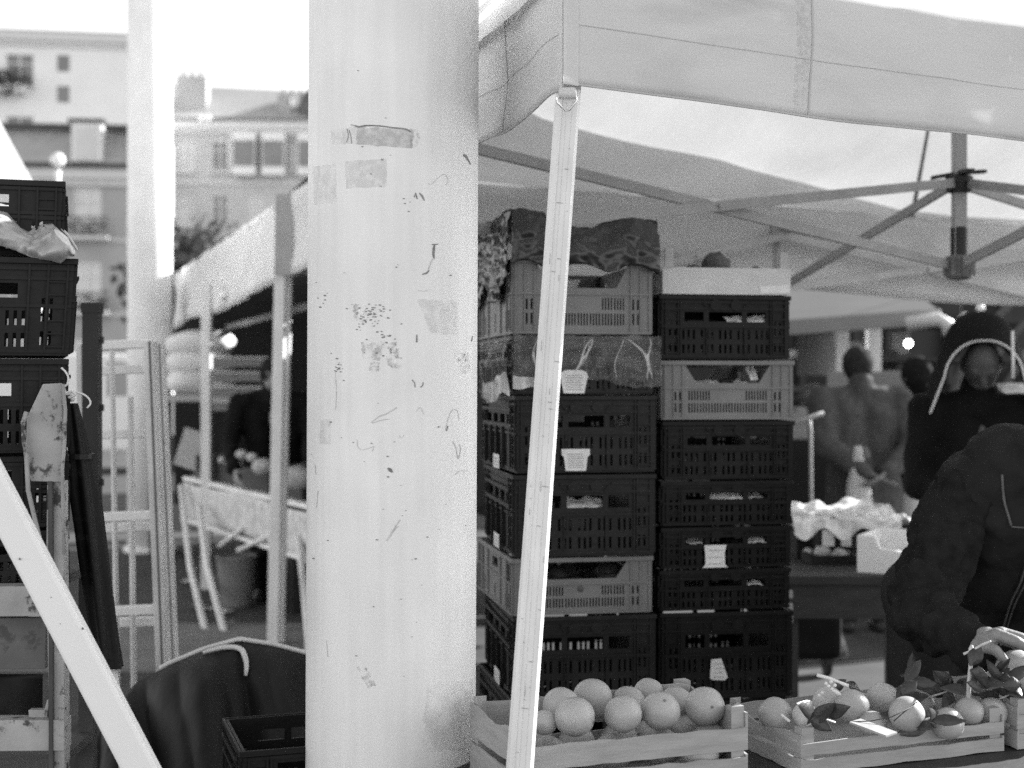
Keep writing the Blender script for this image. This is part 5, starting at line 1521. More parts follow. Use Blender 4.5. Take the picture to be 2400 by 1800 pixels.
def skin_on(x, y, near=3.3):
    """front of the vest below a picture point"""
    best = None; ray = V3((x - 1200) / FPX, 1, -(y - 900) / FPX)
    for c0, r0, c1, r1 in ((pel, .162, wai, .160), (wai, .160, che, .172), (che, .172, upc, .122), (upc, .10, nkb, .075)):
        for off in (V3(-.07, 0, 0), V3(.07, 0, 0), V3(0, 0, 0)):
            for i in range(9):
                c = c0.lerp(c1, i / 8) + off + O - V3(0, 0, CAM_Z); r = r0 + (r1 - r0) * i / 8
                A_, B_, C_ = ray.dot(ray), -2 * ray.dot(c), c.dot(c) - r * r
                D = B_ * B_ - 4 * A_ * C_
                if D > 0:
                    t = (-B_ - math.sqrt(D)) / (2 * A_)
                    if best is None or t < best: best = t
    t = best or near
    return ray * t + V3(0, 0, CAM_Z) - O
for nm, pts, r in (('zip', [(2347, 1112), (2349, 1150), (2353, 1180), (2362, 1210), (2368, 1232)], .0032), ('zip', [(2402, 1325), (2390, 1365), (2370, 1405), (2358, 1440), (2348, 1475)], .0026), ('zip', [(2412, 1330), (2400, 1368), (2380, 1408), (2366, 1444), (2357, 1475)], .0022), ('pocket_edge', [(2368, 1234), (2392, 1236), (2420, 1237)], .002)):
    b = MB(); b.tube([skin_on(*p) + V3(0, -.006, 0) for p in curve(pts, 4)], r, 6); b.build(nm, M['seam'], ven, smooth=True)
b = MB(); s_ = V3(fV.y, -fV.x, 0).normalized(); u_ = s_.cross(fV); u_ = u_ if u_.z > 0 else -u_
b.ball(hdV + u_ * .022 - fV * .016, (.086, .100, .104), 18, 12, Matrix((s_, fV, u_)).transposed()); b.build('hair', M['hair'], ven, smooth=True)
eyes(hdV, fV, ven, V3(0, 0, 0))
# ================================================================== left background: stall along the aisle
# eave line runs away from the camera
E0, E1 = Vector((-1.0, 7.25, 0)), Vector((-3.25, 13.7, 0)); ED = (E1 - E0).normalized(); EN = Vector((ED.y, -ED.x, 0))
lt = thing('market_tent', 'white canvas stall left of the big pillar with dark lining and grey corner strap', 'tent', (E0.x, E0.y, 0), 0, 'white market tents'); O = lt.location.copy()
Ltot = (E1 - E0).length
lz = lambda u: 2.10 + .05 * math.sin(u * 9) * u - .10 * u * u
f1 = valance(E0 - ED * .9, ED, Ltot + .9, 2.56, lambda u: lz(u), 40, 6, .05, seed=21)
TO_old = TO
b = MB(); b.sheet(70, 8, lambda u, v: f1(u, v) + TO - O); b.build('valance', M['canvas_white'], lt, smooth=True, solid=.002)
b = MB(); b.sheet(40, 10, lambda u, v: E0 - ED * .9 + ED * ((Ltot + .9) * u) + EN * (1.25 * v) + Vector((0, 0, 2.56 + .55 * v - .10 * math.sin(math.pi * v) + .03 * math.sin(u * 13))) - O); b.build('roof', M['canvas_white'], lt, smooth=True, solid=.002)
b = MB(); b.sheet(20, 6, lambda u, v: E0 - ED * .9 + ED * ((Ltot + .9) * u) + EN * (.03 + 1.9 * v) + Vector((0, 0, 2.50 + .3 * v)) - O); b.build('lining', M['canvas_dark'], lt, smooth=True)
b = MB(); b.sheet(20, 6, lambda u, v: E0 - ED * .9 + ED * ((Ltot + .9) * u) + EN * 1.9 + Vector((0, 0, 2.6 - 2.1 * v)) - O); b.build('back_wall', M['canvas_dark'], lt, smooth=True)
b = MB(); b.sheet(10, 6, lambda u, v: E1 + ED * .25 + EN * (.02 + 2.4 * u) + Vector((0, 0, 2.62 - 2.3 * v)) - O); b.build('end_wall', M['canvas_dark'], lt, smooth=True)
def epost(px, d, label, w=.055, dz=0, dx=0):
    p = Vector(((px - 1200) / FPX * d, d, 0)) - O
    b = MB(); b.beam(p, p + Vector((dx, 0, 2.25)), w, w, (0, 1, 0)); b.build('post', M['truss'] if 0 else M['pole'], lt, bevel=.004)
epost(640, 8.0, '', .062, dx=.045); epost(655, 8.1, '', .05, dx=.05); epost(484, 10.4, '', .07, dx=-.0)
p = W(668, 455, 7.9) - O; q = W(664, 645, 7.9) - O
b = MB(); b.beam(p, q, .10, .012, (0, 1, 0)); b.build('corner_strap', mat('strap_grey', .36, .8), lt)
for z in (2.32, 2.05):
    b = MB(); p = E0 + EN * .5 - O; b.beam(p + Vector((0, 0, z)), p + ED * Ltot + Vector((0, 0, z)), .03, .05); b.build('rail', M['truss'], lt)
b = MB(); b.ball(W(525, 693, 9.7) - O, .03, 10, 8); b.build('clip', M['globe'], lt, smooth=True)

# table with white skirt
T0, T1 = W(428, 1112, 11.0), W(740, 1196, 8.3); T0.z = T1.z = .77
TD = (T1 - T0).normalized(); TN = Vector((-TD.y, TD.x, 0)); TN = TN if TN.y > 0 else -TN
tt = thing('market_table', 'folding table with a pale printed skirt in the left stall', 'table', (T0.x, T0.y, 0)); O = tt.location.copy()
T0l, L = T0 - O, (T1 - T0).length
Tf = lambda p: T0l * 1.0 + TD * p.x + TN * p.y + Vector((0, 0, p.z - T0l.z * 0)) - Vector((0, 0, T0l.z))
b = MB(Tf); b.box(0, L, 0, .75, .755, .785); b.build('tabletop', M['white_paint'], tt, bevel=.004)
b = MB(Tf); b.sheet(30, 6, lambda u, v: Vector((.06 + (L - .06) * u, -.01 + .012 * math.sin(u * 40) * v, .75 - .27 * v - .012 * math.sin(u * 9)))); b.build('skirt', mat('printed_skirt', .55, .8, .22, 14, speck=.3, speck_col=.35, speck_scale=9), tt, smooth=True, solid=.003)
b = MB(Tf); b.box(.06, L, -.03, -.012, .452, .478); b.build('skirt_rail', M['white_paint'], tt)
for (a_, c_, e_) in ((W(466, 1185, 10.2), W(486, 1330, 9.3), W(528, 1492, 8.45)), (W(424, 1140, 10.8), W(446, 1330, 9.9), W(484, 1492, 8.47)), (W(700, 1260, 8.5), W(712, 1370, 8.1), W(728, 1560, 7.6))):
    e_.z = .0; b = MB(); b.tube([a_ - O, c_ - O, e_ - O], .022, 10); b.build('leg', M['pole'], tt, smooth=True)
for (a_, c_) in ((W(512, 1282, 9.6), W(596, 1216, 9.5)), (W(558, 1290, 9.3), W(652, 1246, 9.0))):
    b = MB(); b.tube([a_ - O, c_ - O], .016, 8); b.build('brace', M['pole'], tt, smooth=True)
for i, (x, w_, lb) in enumerate(((.10, .55, 'dark produce crate tilted at the far end of the left stall table'), (.70, .60, 'dark produce crate in the middle of the left stall table'), (1.36, .60, 'dark produce crate at the near end of the left stall table'), (2.02, .6, 'dark produce crate hidden mostly behind the pillar'))):
    t = thing('produce_crate', lb, 'crate', T0 + TD * x + TN * .06 + Vector((0, 0, .02)), math.atan2(TD.y, TD.x), 'produce crates on the left stall table')
    for (a, c, e, g_) in ((0, w_, 0, .012), (0, w_, .38, .392), (0, .012, .012, .38), (w_ - .012, w_, .012, .38)):
        b = MB(); b.box(a, c, e, g_, 0, .14 if i else .17); b.build('panel', M['dark_crate'], t)
    b = MB(); b.box(.0122, w_ - .0122, .0122, .3798, .001, .02); b.build('floor', M['dark_crate'], t)
    b = MB(); rng = random.Random(i)
    for k in range(16): b.ball((rng.uniform(.06, w_ - .06), rng.uniform(.05, .34), .10 + rng.uniform(0, .05)), rng.uniform(.03, .05), 8, 6)
    o = b.build('produce', M['produce_l'] if i in (1, 3) else M['produce'], None, smooth=True); o.location = t.location; o.rotation_euler = t.rotation_euler; tag(o, 'mixed produce heaped in a dark crate of the left stall', None, None, 'stuff')
t = thing('price_board', 'tilted grey board at the far end of the left stall table', 'board', W(436, 1090, 10.9)); 
b = MB(); b.beam((0, 0, -.02), (.09, .0, .26), .20, .02, (0, 1, 0)); b.build('board', M['card'], t)
for i, (px, py, d, s) in enumerate(((566, 1066, 9.6, .045), (591, 1072, 9.4, .04), (615, 1094, 9.2, .07), (520, 1078, 9.9, .03), (697, 1120, 8.7, .09))):
    b = MB(); b.ball((0, 0, 0), (s, s, s * .8), 12, 8); o = b.build('pale_vegetable', M['produce_l'], smooth=True); o.location = W(px, py, d); tag(o, 'pale round vegetable on the left stall table', 'vegetable', 'pale vegetables on the left stall table')
# white sacks piled beside the far post
for i, (py, hh, lb) in enumerate(((806, .20, 'topmost white padded sack of the pile by the far stall post'), (852, .20, 'middle white padded sack of the pile by the far stall post'), (897, .19, 'lowest white padded sack of the pile by the far stall post'))):
    b = MB(); b.ball((0, 0, 0), (.30, .26, hh * .52), 24, 14, fn=lambda p: 1 / max(abs(p.x), abs(p.y), .72) ** .55 * (1 + .06 * mnoise.noise(p * 2 + Vector((i, 0, 0)))))
    o = b.build('white_sack', M['sack'], smooth=True); o.location = W(470, py, 12.6); o.rotation_euler = (0, R(3 * (i - 1)), R(10 * i)); tag(o, lb, 'sack', 'white sacks in the left stall')
t = thing('sack_shelf', 'grey shelf board on trestles carrying the white sacks', 'shelf', W(470, 930, 12.6) * 1.0); t.location.z = 0
zs = zof(924, 12.6)
b = MB(); b.box(-.4, .4, -.3, .3, zs - .06, zs); b.build('shelf_board', M['card'], t)
for x in (-.36, .36):
    b = MB(); b.box(x - .03, x + .03, -.25, .25, 0, zs - .06); b.build('trestle', M['dark_wood'], t)
for i in range(4):
    t = thing('tray', 'grey stacked tray beneath the dark coat in the left stall back', 'tray', W(570, 850 + 34 * i, 11.6), 0, 'trays stacked at the back of the left stall')
    b = MB(); b.box(-.22, .22, -.15, .15, -.04, .03); b.build('tray_body', M['grey_crate'], t, bevel=.01)
    b = MB(); b.box(-.23, .23, -.16, .16, .031, .045); b.build('tray_rim', M['card_light'], t)
# bin beneath the table
t = thing('bucket', 'grey plastic bucket on the ground under the left stall table', 'bucket', (W(555, 900, 9.6).x, 9.6, 0))
b = MB(); b.lathe([(.10, 0), (.105, .01), (.135, .32), (.142, .325), (.142, .345), (.13, .345), (.10, .03)], 24); b.build('body', mat('bucket_grey', .17, .6, .1), t, smooth=False)
b = MB(); b.tube([(-.14, 0, .33), (-.1, -.05, .22), (0, -.07, .19), (.1, -.05, .22), (.14, 0, .33)], .005, 6); b.build('handle', M['steel'], t, smooth=True)
rng = random.Random(8)
for i in range(14):
    b = MB(); s = rng.uniform(.02, .05); b.sheet(4, 4, lambda u, v: Vector((s * 2 * (u - .5), s * 1.6 * (v - .5), .012 + .02 * mnoise.noise(Vector((u * 3, v * 3, i)))))); 
    o = b.build('paper_scrap', M['paper'] if i % 2 else M['leaf_pale'], smooth=True, solid=.001)
    px, py = rng.uniform(430, 600), rng.uniform(1330, 1480); d = 1.5 * FPX / (py - 900); o.location = ((px - 1200) / FPX * d, d, .012); tag(o, 'pale scrap lying on the asphalt by the left stall', 'litter', 'scraps on the asphalt')

# white canopy at the far left
t = thing('canopy', 'bright white canopy peak at the upper left edge behind the crates', 'canopy', (-3.9, 8.2, 0), 0, 'white market tents'); O = t.location.copy()
pk = W(-190, -170, 8.6) - O; c1, c2, c3, c4 = W(84, 436, 8.0) - O, W(-500, 430, 7.4) - O, W(-460, 440, 10.2) - O, W(70, 452, 10.6) - O
b = MB()
for p, q in ((c1, c2), (c2, c3), (c3, c4), (c4, c1)): b.sheet(10, 10, lambda u, v, p=p, q=q: (p.lerp(q, u)).lerp(pk, v) - Vector((0, 0, .10 * math.sin(math.pi * v))))
b.build('roof', M['canvas_white'], t, smooth=True)
b = MB()
for p, q in ((c1, c2), (c2, c3), (c3, c4), (c4, c1)): b.sheet(10, 2, lambda u, v, p=p, q=q: p.lerp(q, u) - Vector((0, 0, .22 * v)))
b.build('valance', M['canvas_white'], t, smooth=True)
for p in (c1, c2, c3, c4):
    b = MB(); b.box(p.x - .03, p.x + .03, p.y - .03, p.y + .03, 0, p.z - .02); b.build('post', M['pole'], t)

# ================================================================== buildings
def window(root, x, z, w, h, y, light=False, shutters=False, arch=False):
    f = MB(); t = .07
    f.box(x - w / 2, x - w / 2 + t, y + .04, y + .12, z, z + h); f.box(x + w / 2 - t, x + w / 2, y + .04, y + .12, z, z + h)
    f.box(x - w / 2 + t, x + w / 2 - t, y + .04, y + .12, z, z + t); f.box(x - w / 2 + t, x + w / 2 - t, y + .04, y + .12, z + h - t, z + h)
    f.box(x - .035, x + .035, y + .045, y + .115, z + t, z + h - t); f.box(x - w / 2 + t, x - .036, y + .05, y + .11, z + h * .68, z + h * .68 + .05); f.box(x + .036, x + w / 2 - t, y + .05, y + .11, z + h * .68, z + h * .68 + .05)
    o = f.build('window', M['frame'], root)
    p = MB(); p.box(x - w / 2 + .03, x + w / 2 - .03, y + .13, y + .15, z + .03, z + h - .03); p.build('pane', M['pane_light'] if light else M['pane'], o)
    s = MB(); s.box(x - w / 2 - .1, x + w / 2 + .1, y - .14, y - .003, z - .14, z - .003); s.build('sill', M['trim'], o)
    if shutters:
        for k in (-1, 1):
            s = MB(); s.box(min(x + k * w / 2, x + k * (w / 2 + .42)), max(x + k * w / 2, x + k * (w / 2 + .42)), y - .05, y - .004, z, z + h); s.build('shutter', M['slate'], o)
def facade(label, px0, px1, d, rz, ytop, rows, cols, m, win_w, win_h, z_rows, xs=None, depth=9, light=(), shut=False, cat='building', name='building', cornice=True, extra=None):
    x0, x1 = (px0 - 1200) / FPX * d, (px1 - 1200) / FPX * d
    H = zof(ytop, d); w = (x1 - x0) / math.cos(rz)
    root = thing(name, label, cat, (x0, d, 0), rz)
    xs = xs or [w * (i + .5) / cols for i in range(cols)]
    holes = [(x - win_w / 2, x + win_w / 2, z, z + win_h) for x in xs for z in z_rows]
    b = MB(); b.panel(0, w, 0, H, holes, 0, .3); b.box(0, .3, .3, depth, 0, H); b.box(w - .3, w, .3, depth, 0, H); b.box(.3, w - .3, depth - .3, depth, 0, H)
    b.build('wall', m, root)
    n = 0
    for z in z_rows:
        for x in xs: window(root, x, z, win_w, win_h, .0, (n in light), shut); n += 1
    if cornice:
        b = MB(); b.box(-.2, w + .2, -.35, -.003, H - .35, H + .08); b.box(-.1, w + .1, -.18, -.003, H - .62, H - .36); b.build('cornice', M['trim'], root)
    b = MB(); b.box(0, w, .0, depth, H + .081, H + .3); b.build('flat_roof', M['slate'], root)
    return root, w, H
# lower building with the slate mansard
d = 58
r1, w1, H1 = facade('stone town house with a slate mansard and one white dormer, far left', -420, 284, d, R(6), 392, 3, 4, M['stone'], 1.1, 1.75, [1.6, 4.8, 7.9], xs=[2.2, 5.2, 8.0, 10.6], light=(3, 7, 11))
for z in (4.3, 7.4, 10.1):
    b = MB(); b.box(-.05, w1 + .05, -.09, -.003, z, z + .16); b.build('string_course', M['trim'], r1)
b = MB(); zt_m = zof(284, d) - H1
b.add([(-.1, .25, H1 + .302), (w1 + .05, .25, H1 + .302), (w1 - .15, 1.1, H1 + zt_m), (.1, 1.1, H1 + zt_m), (-.1, 8, H1 + .302), (w1 + .05, 8, H1 + .302), (w1 - .15, 7.4, H1 + zt_m), (.1, 7.4, H1 + zt_m)], [(0, 1, 2, 3), (1, 5, 6, 2), (5, 4, 7, 6), (4, 0, 3, 7), (3, 2, 6, 7)])
b.build('mansard', M['slate'], r1)
b = MB(); b.box(-.3, w1 + .2, .75, 1.02, H1 + zt_m - .05, H1 + zt_m + .22); b.box(-.3, w1 + .25, -.5, .2, H1 + .09, H1 + .28); b.build('gutter', M['trim_dark'], r1)
for x in (5.0, 10.55):
    b = MB(); b.box(x - .62, x + .62, .1, 1.2, H1 + .45, H1 + 2.05); o = b.build('dormer', M['plaster'], r1)
    p = MB(); p.box(x - .42, x + .42, .06, .097, H1 + .55, H1 + 1.85); p.build('pane', M['pane_light'], o)
    p = MB(); p.box(x - .75, x + .75, .0, 1.2, H1 + 2.051, H1 + 2.2); p.build('dormer_roof', M['slate_dark'], o)
b = MB(); b.box(w1 + .02, w1 + .75, .1, 8, 0, H1 + zt_m + .5); b.box(w1 + .1, w1 + .65, 2, 3, H1 + zt_m + .5, H1 + zt_m + 1.3); b.build('party_wall', M['stone_far'], r1)
for x, z in ((10.6, 7.6), (10.6, 4.5), (8.0, 7.6)):
    b = MB(); b.box(x - .95, x + .95, -.7, -.15, z - .15, z); o = b.build('balcony', M['trim'], r1)
    f = MB()
    for k in range(13): f.box(x - .92 + .15 * k, x - .9 + .15 * k, -.69, -.67, z, z + .75)
    f.box(x - .95, x + .95, -.70, -.66, z + .75, z + .8); f.build('railing', M['iron'], o)
    g_ = MB(); rng = random.Random(int(x * 10 + z))
    for k in range(60): c = Vector((x + rng.uniform(-.85, .85), -.5 + rng.uniform(-.15, .15), z + rng.uniform(.1, .6))); leaf_mesh(g_, c, (rng.uniform(-1, 1), rng.uniform(-1, 1), rng.uniform(-.5, 1)), (rng.uniform(-1, 1), -1, .5), .22, .1)
    g_.build('planter', M['foliage_l'], o)
# white block rising behind it
d = 76
r2, w2, H2 = facade('tall white apartment block with planted balconies rising behind the mansard', -520, 300, d, R(9), 60, 4, 5, M['plaster'], 1.5, 1.8, [11.0, 14.4, 17.8], xs=[3.4, 6.8, 10.2, 12.4], depth=12, light=(1, 5, 9))
H2t = H2
for x, z in ((11.3, 17.5), (11.3, 14.1), (6.6, 17.5), (6.6, 14.1)):
    b = MB(); b.box(x - 2.2, x + 1.5, -1.0, -.15, z - .2, z); b.box(x - 2.2, x + 1.5, -1.0, -.9, z, z + .25); o = b.build('balcony', M['plaster'], r2)
    g_ = MB(); rng = random.Random(int(x * 7 + z))
    for k in range(260): c = Vector((x + rng.uniform(-2.2, 1.5), -.9 + rng.uniform(-.3, .25), z + rng.uniform(-.3, .9))); leaf_mesh(g_, c, (rng.uniform(-1, 1), rng.uniform(-1, 1), rng.uniform(-.7, 1)), (rng.uniform(-1, 1), -1, .5), .42, .2)
    g_.build('planter', M['foliage_l'], o)
for x, z in ((14.7, 18.7), (14.7, 17.0)):
    b = MB(); b.box(x - .32, x + .32, -.02, -.003, z, z + .9); b.build('small_window', M['pane'], r2)
# far row to the right of the thin pillar
d = 84
def bays(root, xs, z0, z1, wd):
    for x in xs:
        b = MB(); b.prism([(0, 0)] * 0 or [(x - wd / 2, z0), (x + wd / 2, z0), (x + wd / 2, z1), (x - wd / 2, z1)], -.9, -.004); o = b.build('bay', M['plaster'], root)
        for k in (-.5, .5):
            p = MB(); p.box(x + k * wd * .46 - .3, x + k * wd * .46 + .3, -.93, -.903, z0 + .5, z1 - .5); p.build('pane', M['pane'], o)
r3, w3, H3 = facade('pale bay-windowed terrace beyond the left stall', 300, 1250, d, R(3), 288, 3, 10, M['stone_far'], .95, 1.8, [1.6, 4.8, 8.0, 10.9, 14.1], depth=9, xs=[1.3 + 2.05 * i for i in range(11)], light=(0, 4, 11, 13, 16, 20, 22, 33, 34, 36, 39, 45, 48, 50))
for z in (4.2, 7.4, 10.4, 13.3):
    b = MB(); b.box(-.05, w3 + .05, -.1, -.003, z, z + .18); b.build('string_course', M['trim'], r3)
bays(r3, [6.9, 8.6, 10.7], 13.8, 16.3, 1.35)
H3b = H3
b = MB(); b.add([(-.2, -.2, H3 + .302), (w3 + .2, -.2, H3 + .302), (w3 + .2, 4, H3 + 2.3), (-.2, 4, H3 + 3.2), (-.2, 9, H3 + .302), (w3 + .2, 9, H3 + .302)], [(0, 1, 2, 3), (3, 2, 5, 4), (0, 3, 4), (1, 5, 2)]); b.build('tiled_roof', M['rooftile'], r3)
for x0_, x1_, h_ in ((2.6, 4.4, 3.1), (8.6, 9.4, 2.0)):
    b = MB(); b.box(x0_, x1_, 1.2, 2.4, H3 + .3, H3 + h_); o = b.build('chimney', M['slate'], r3)
    for k in range(3):
        p = MB(); p.lathe([(.14, H3 + h_), (.12, H3 + h_ + .5)], 10, (x0_ + .35 + k * .5, 1.8, 0)); p.build('chimney_pot', M['rooftile'], o)
b = MB(); b.lathe([(1.5, 0), (1.45, .8), (1.25, 1.5), (.9, 2.0), (.4, 2.3), (.1, 2.4)], 24, (11.2, 1.6, H3 + .302)); b.build('dome', M['slate_dark'], r3, smooth=True)
b = MB()
for x in (4.35, 4.75): b.ball((x, -.3, H3 + .25), .2, 10, 8)
b.build('pot_highlights', M['globe'], r3, smooth=True)  # white balls imitating bright highlights on the chimney pots
# hillside houses behind: a further higher roof line
d = 120
r4, w4, H4 = facade('grey hillside house whose sloping roof shows above the terrace', 410, 720, d, R(0), 262, 2, 4, M['stone'], 1.1, 1.6, [16, 20], depth=8, cornice=False)
b = MB(); b.add([(-.3, -.3, H4), (w4 + .3, -.3, H4), (w4 + .3, 4, H4 + .6), (-.3, 4, H4 + 2.6), (-.3, 8, H4), (w4 + .3, 8, H4)], [(0, 1, 2, 3), (3, 2, 5, 4), (0, 3, 4), (1, 5, 2)]); b.build('tiled_roof', M['rooftile'], r4)
# tree between the houses and the stall
def tree(label, px, py, d, rad, n, seed, trunk_h=None):
    rng = random.Random(seed); c = W(px, py, d); t = thing('tree', label, 'tree', (c.x, d, 0)); th = c.z
    b = MB(); b.tube([(0, 0, 0), (.05, 0, th * .5), (0, .05, th)], [.22, .17, .08], 10)
    for k in range(6):
        a = k * 1.05; b.tube([(0, 0, th * .55 + .08 * k * th * .4), (math.cos(a) * rad * .5, math.sin(a) * rad * .5, th * .85 + .1 * k), (math.cos(a) * rad * .85, math.sin(a) * rad * .85, th + rng.uniform(-.2, .6))], [.09, .05, .02], 7)
    b.build('trunk', M['bark'], t, smooth=True)
    b = MB()
    blobs = [Vector((rng.gauss(0, rad * .45), rng.gauss(0, rad * .45), th + rng.gauss(0, rad * .4))) for _ in range(14)]
    for k in range(n):
        q = blobs[k % 14] + Vector((rng.gauss(0, rad * .22), rng.gauss(0, rad * .22), rng.gauss(0, rad * .18)))
        leaf_mesh(b, q, (rng.uniform(-1, 1), rng.uniform(-1, 1), rng.uniform(-1, 1)), (rng.uniform(-1, 1), rng.uniform(-1, 1), rng.uniform(-1, 1)), .30, .17)
    b.build('crown', M['foliage'], t)
tree('bushy street tree in front of the pale terrace, above the stall roof', 452, 650, 34, 1.5, 1500, 3)
# street lamp with a round globe
t = thing('street_lamp', 'street lamp with a white globe in front of the mansard house', 'street lamp', (W(135, 900, 26).x, 26, 0))
zl = zof(375, 26)
b = MB(); b.lathe([(.12, 0), (.1, .3), (.055, .5), (.045, zl - .35), (.06, zl - .2)], 16); b.build('post', M['white_paint'], t, smooth=True)
b = MB(); b.ball((0, 0, zl), .13, 18, 12); b.build('globe', M['globe'], t, smooth=True)
b = MB(); b.beam((0, 0, zl - .42), (-1.0, 0, zl - .46), .05, .05); b.build('arm', M['trim_dark'], t)
# low row of shops and vans between: dark ground floor strip behind the ladder
t = thing('parked_van', 'pale van parked beyond the ladder at the left', 'van', (W(230, 900, 24).x, 24, 0), R(4))
b = MB(); b.add([(-1.9, 0, .35), (1.9, 0, .35), (1.9, 0, 1.1), (1.2, 0, 1.25), (.75, 0, 2.0), (-1.85, 0, 2.05), (-1.9, 1.8, .35), (1.9, 1.8, .35), (1.9, 1.8, 1.1), (1.2, 1.8, 1.25), (.75, 1.8, 2.0), (-1.85, 1.8, 2.05)], [(0, 1, 2, 3, 4, 5), (11, 10, 9, 8, 7, 6), (0, 6, 7, 1), (1, 7, 8, 2), (2, 8, 9, 3), (3, 9, 10, 4), (4, 10, 11, 5), (5, 11, 6, 0)])
o = b.build('body', M['white_paint'], t, bevel=.06)
b = MB(); b.prism([(.15, 1.3), (.95, 1.3), (.62, 1.85), (.15, 1.88)], -.012, -.002); b.build('side_window', M['pane'], t)
for x in (-1.2, 1.2):
    b = MB(lambda p, x=x: Vector((p.x + x, p.z, p.y + .32))); b.lathe([(.05, -.03), (.31, -.03), (.32, .0), (.32, .17), (.05, .19)], 20); b.build('wheel', M['black'], t)

# ================================================================== right background
# shaded shop building across the market
t = thing('shop_building', 'dark shaded shop fronts at the far side of the market', 'building', (W(1420, 900, 19).x, 19, 0), R(2)); wdt = 11.5
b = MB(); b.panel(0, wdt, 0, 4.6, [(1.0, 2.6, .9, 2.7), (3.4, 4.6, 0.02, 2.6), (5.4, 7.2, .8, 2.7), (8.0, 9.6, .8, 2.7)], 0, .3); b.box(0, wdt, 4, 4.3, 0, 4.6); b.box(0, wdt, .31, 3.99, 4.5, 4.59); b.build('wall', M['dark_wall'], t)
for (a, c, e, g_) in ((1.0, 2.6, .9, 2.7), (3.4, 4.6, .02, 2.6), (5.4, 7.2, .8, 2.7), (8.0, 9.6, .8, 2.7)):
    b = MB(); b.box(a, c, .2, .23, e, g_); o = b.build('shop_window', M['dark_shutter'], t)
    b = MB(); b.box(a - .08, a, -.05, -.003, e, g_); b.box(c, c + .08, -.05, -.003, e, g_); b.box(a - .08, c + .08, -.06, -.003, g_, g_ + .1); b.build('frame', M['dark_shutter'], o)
# pale awning of the opposite stall
t = thing('awning_stall', 'opposite stall with a long pale awning bar and hanging boards', 'market stall', (W(1850, 900, 10.6).x, 10.6, 0)); O = t.location.copy()
B0, B1 = W(1790, 772, 10.6) - O, W(2205, 742, 10.2) - O
b = MB(); b.beam(B0, B1, .10, .11); b.build('awning_bar', M['awning'], t)
b = MB(); up = Vector((.1, 1.6, .42)); b.add([B0 + Vector((0, .06, .05)), B1 + Vector((0, .06, .05)), B1 + up, B0 + up], [(0, 1, 2, 3)]); b.build('awning', M['awning_grey'], t, solid=.006)
b = MB(); b.tube([W(2126, 760, 10.1) - O, W(2200, 748, 10.0) - O, W(2222, 762, 10.0) - O, W(2226, 785, 10.0) - O], .05, 12); b.build('gutter_pipe', M['pole'], t, smooth=True)
for x, w_ in ((1972, .10), (2047, .10)):
    p = W(x, 900, 11.0) - O; b = MB(); b.box(p.x - w_ / 2, p.x + w_ / 2, p.y - .05, p.y + .05, 0, zof(762, 11.0)); b.build('post', M['white_paint'], t)
p = W(1940, 870, 10.4) - O; q = W(2132, 932, 10.4) - O
b = MB(); b.box(p.x, q.x, p.y, p.y + .03, q.z, p.z); b.build('white_board', M['awning'], t, bevel=.004)
p = W(1870, 785, 11.2) - O; q = W(1955, 880, 11.2) - O
b = MB(); b.box(p.x, q.x, p.y, p.y + .03, q.z, p.z); b.build('grey_board', M['awning_grey'], t)
p = W(1850, 905, 10.8) - O; q = W(1945, 918, 10.8) - O
b = MB(); b.box(p.x, q.x, p.y, p.y + .5, q.z, p.z); b.build('shelf', M['awning_grey'], t)
b = MB(); p = W(1850, 960, 10.8) - O; b.box(p.x - .2, p.x + 1.5, p.y + .1, p.y + .6, 0, p.z); b.build('counter', M['dark_shutter'], t)
t = thing('hanging_bulb', 'bright bulb hanging in the dark behind the hooded woman', 'bulb', W(2129, 805, 10.8))
b = MB(); b.ball((0, 0, 0), .028, 14, 10); b.build('bulb', M['glow'], t, smooth=True)
b = MB(); b.tube([(0, 0, .03), (0, 0, .5)], .006, 6); b.build('cable', M['black'], t)
t = thing('hanging_bulb', 'small lamp hanging at the right end of the opposite awning', 'bulb', W(2298, 722, 10.2)); 
b = MB(); b.ball((0, 0, 0), .03, 14, 10); b.build('bulb', M['globe'], t, smooth=True)
b = MB(); b.tube([(0, 0, .03), (0, 0, .45)], .006, 6); b.build('cable', M['black'], t)
# hooped tunnel frame at the right edge
t = thing('hooped_cover', 'dark hooped cover with pale ribs at the right edge', 'cover', (W(2480, 900, 9.0).x, 9.0, 0)); O = t.location.copy()
for i in range(4):
    r = .62 + .12 * i; b = MB()
    b.tube([Vector((-r * math.cos(a) * .9 + .25, .12 * i, .95 + r * 1.25 * math.sin(a))) for a in [math.pi * k / 24 for k in range(25)]], .022, 8); b.build('rib', M['awning_grey'] if i else M['awning'], t, smooth=True)
b = MB(); b.sheet(24, 4, lambda u, v: Vector((-(.60) * math.cos(math.pi * u) * .9 + .25, .05 + .9 * v, .95 + .60 * 1.25 * math.sin(math.pi * u)))); b.build('cover', M['canvas_dark'], t, smooth=True)
b = MB(); b.box(-.6, .9, .0, .9, 0, .94); b.build('base', M['dark_wall'], t)
t = thing('trolley_bar', 'pale shopping trolley handle beside the right crate stack', 'trolley', (W(1890, 900, 7.2).x, 7.2, 0)); O = t.location.copy()
b = MB(); b.tube([W(1862, 992, 7.2) - O, W(1895, 980, 7.2) - O, W(1930, 968, 7.2) - O], .011, 8); b.build('handle', M['truss'], t, smooth=True)
b = MB(); b.tube([W(1896, 974, 7.2) - O, W(1900, 1010, 7.2) - O, Vector((.03, 0, .12))], .009, 8); b.build('stem', M['truss'], t, smooth=True)
b = MB(); b.box(-.16, .16, -.12, .12, .12, .62); b.build('bag', M['coat_black'], t, bevel=.04)
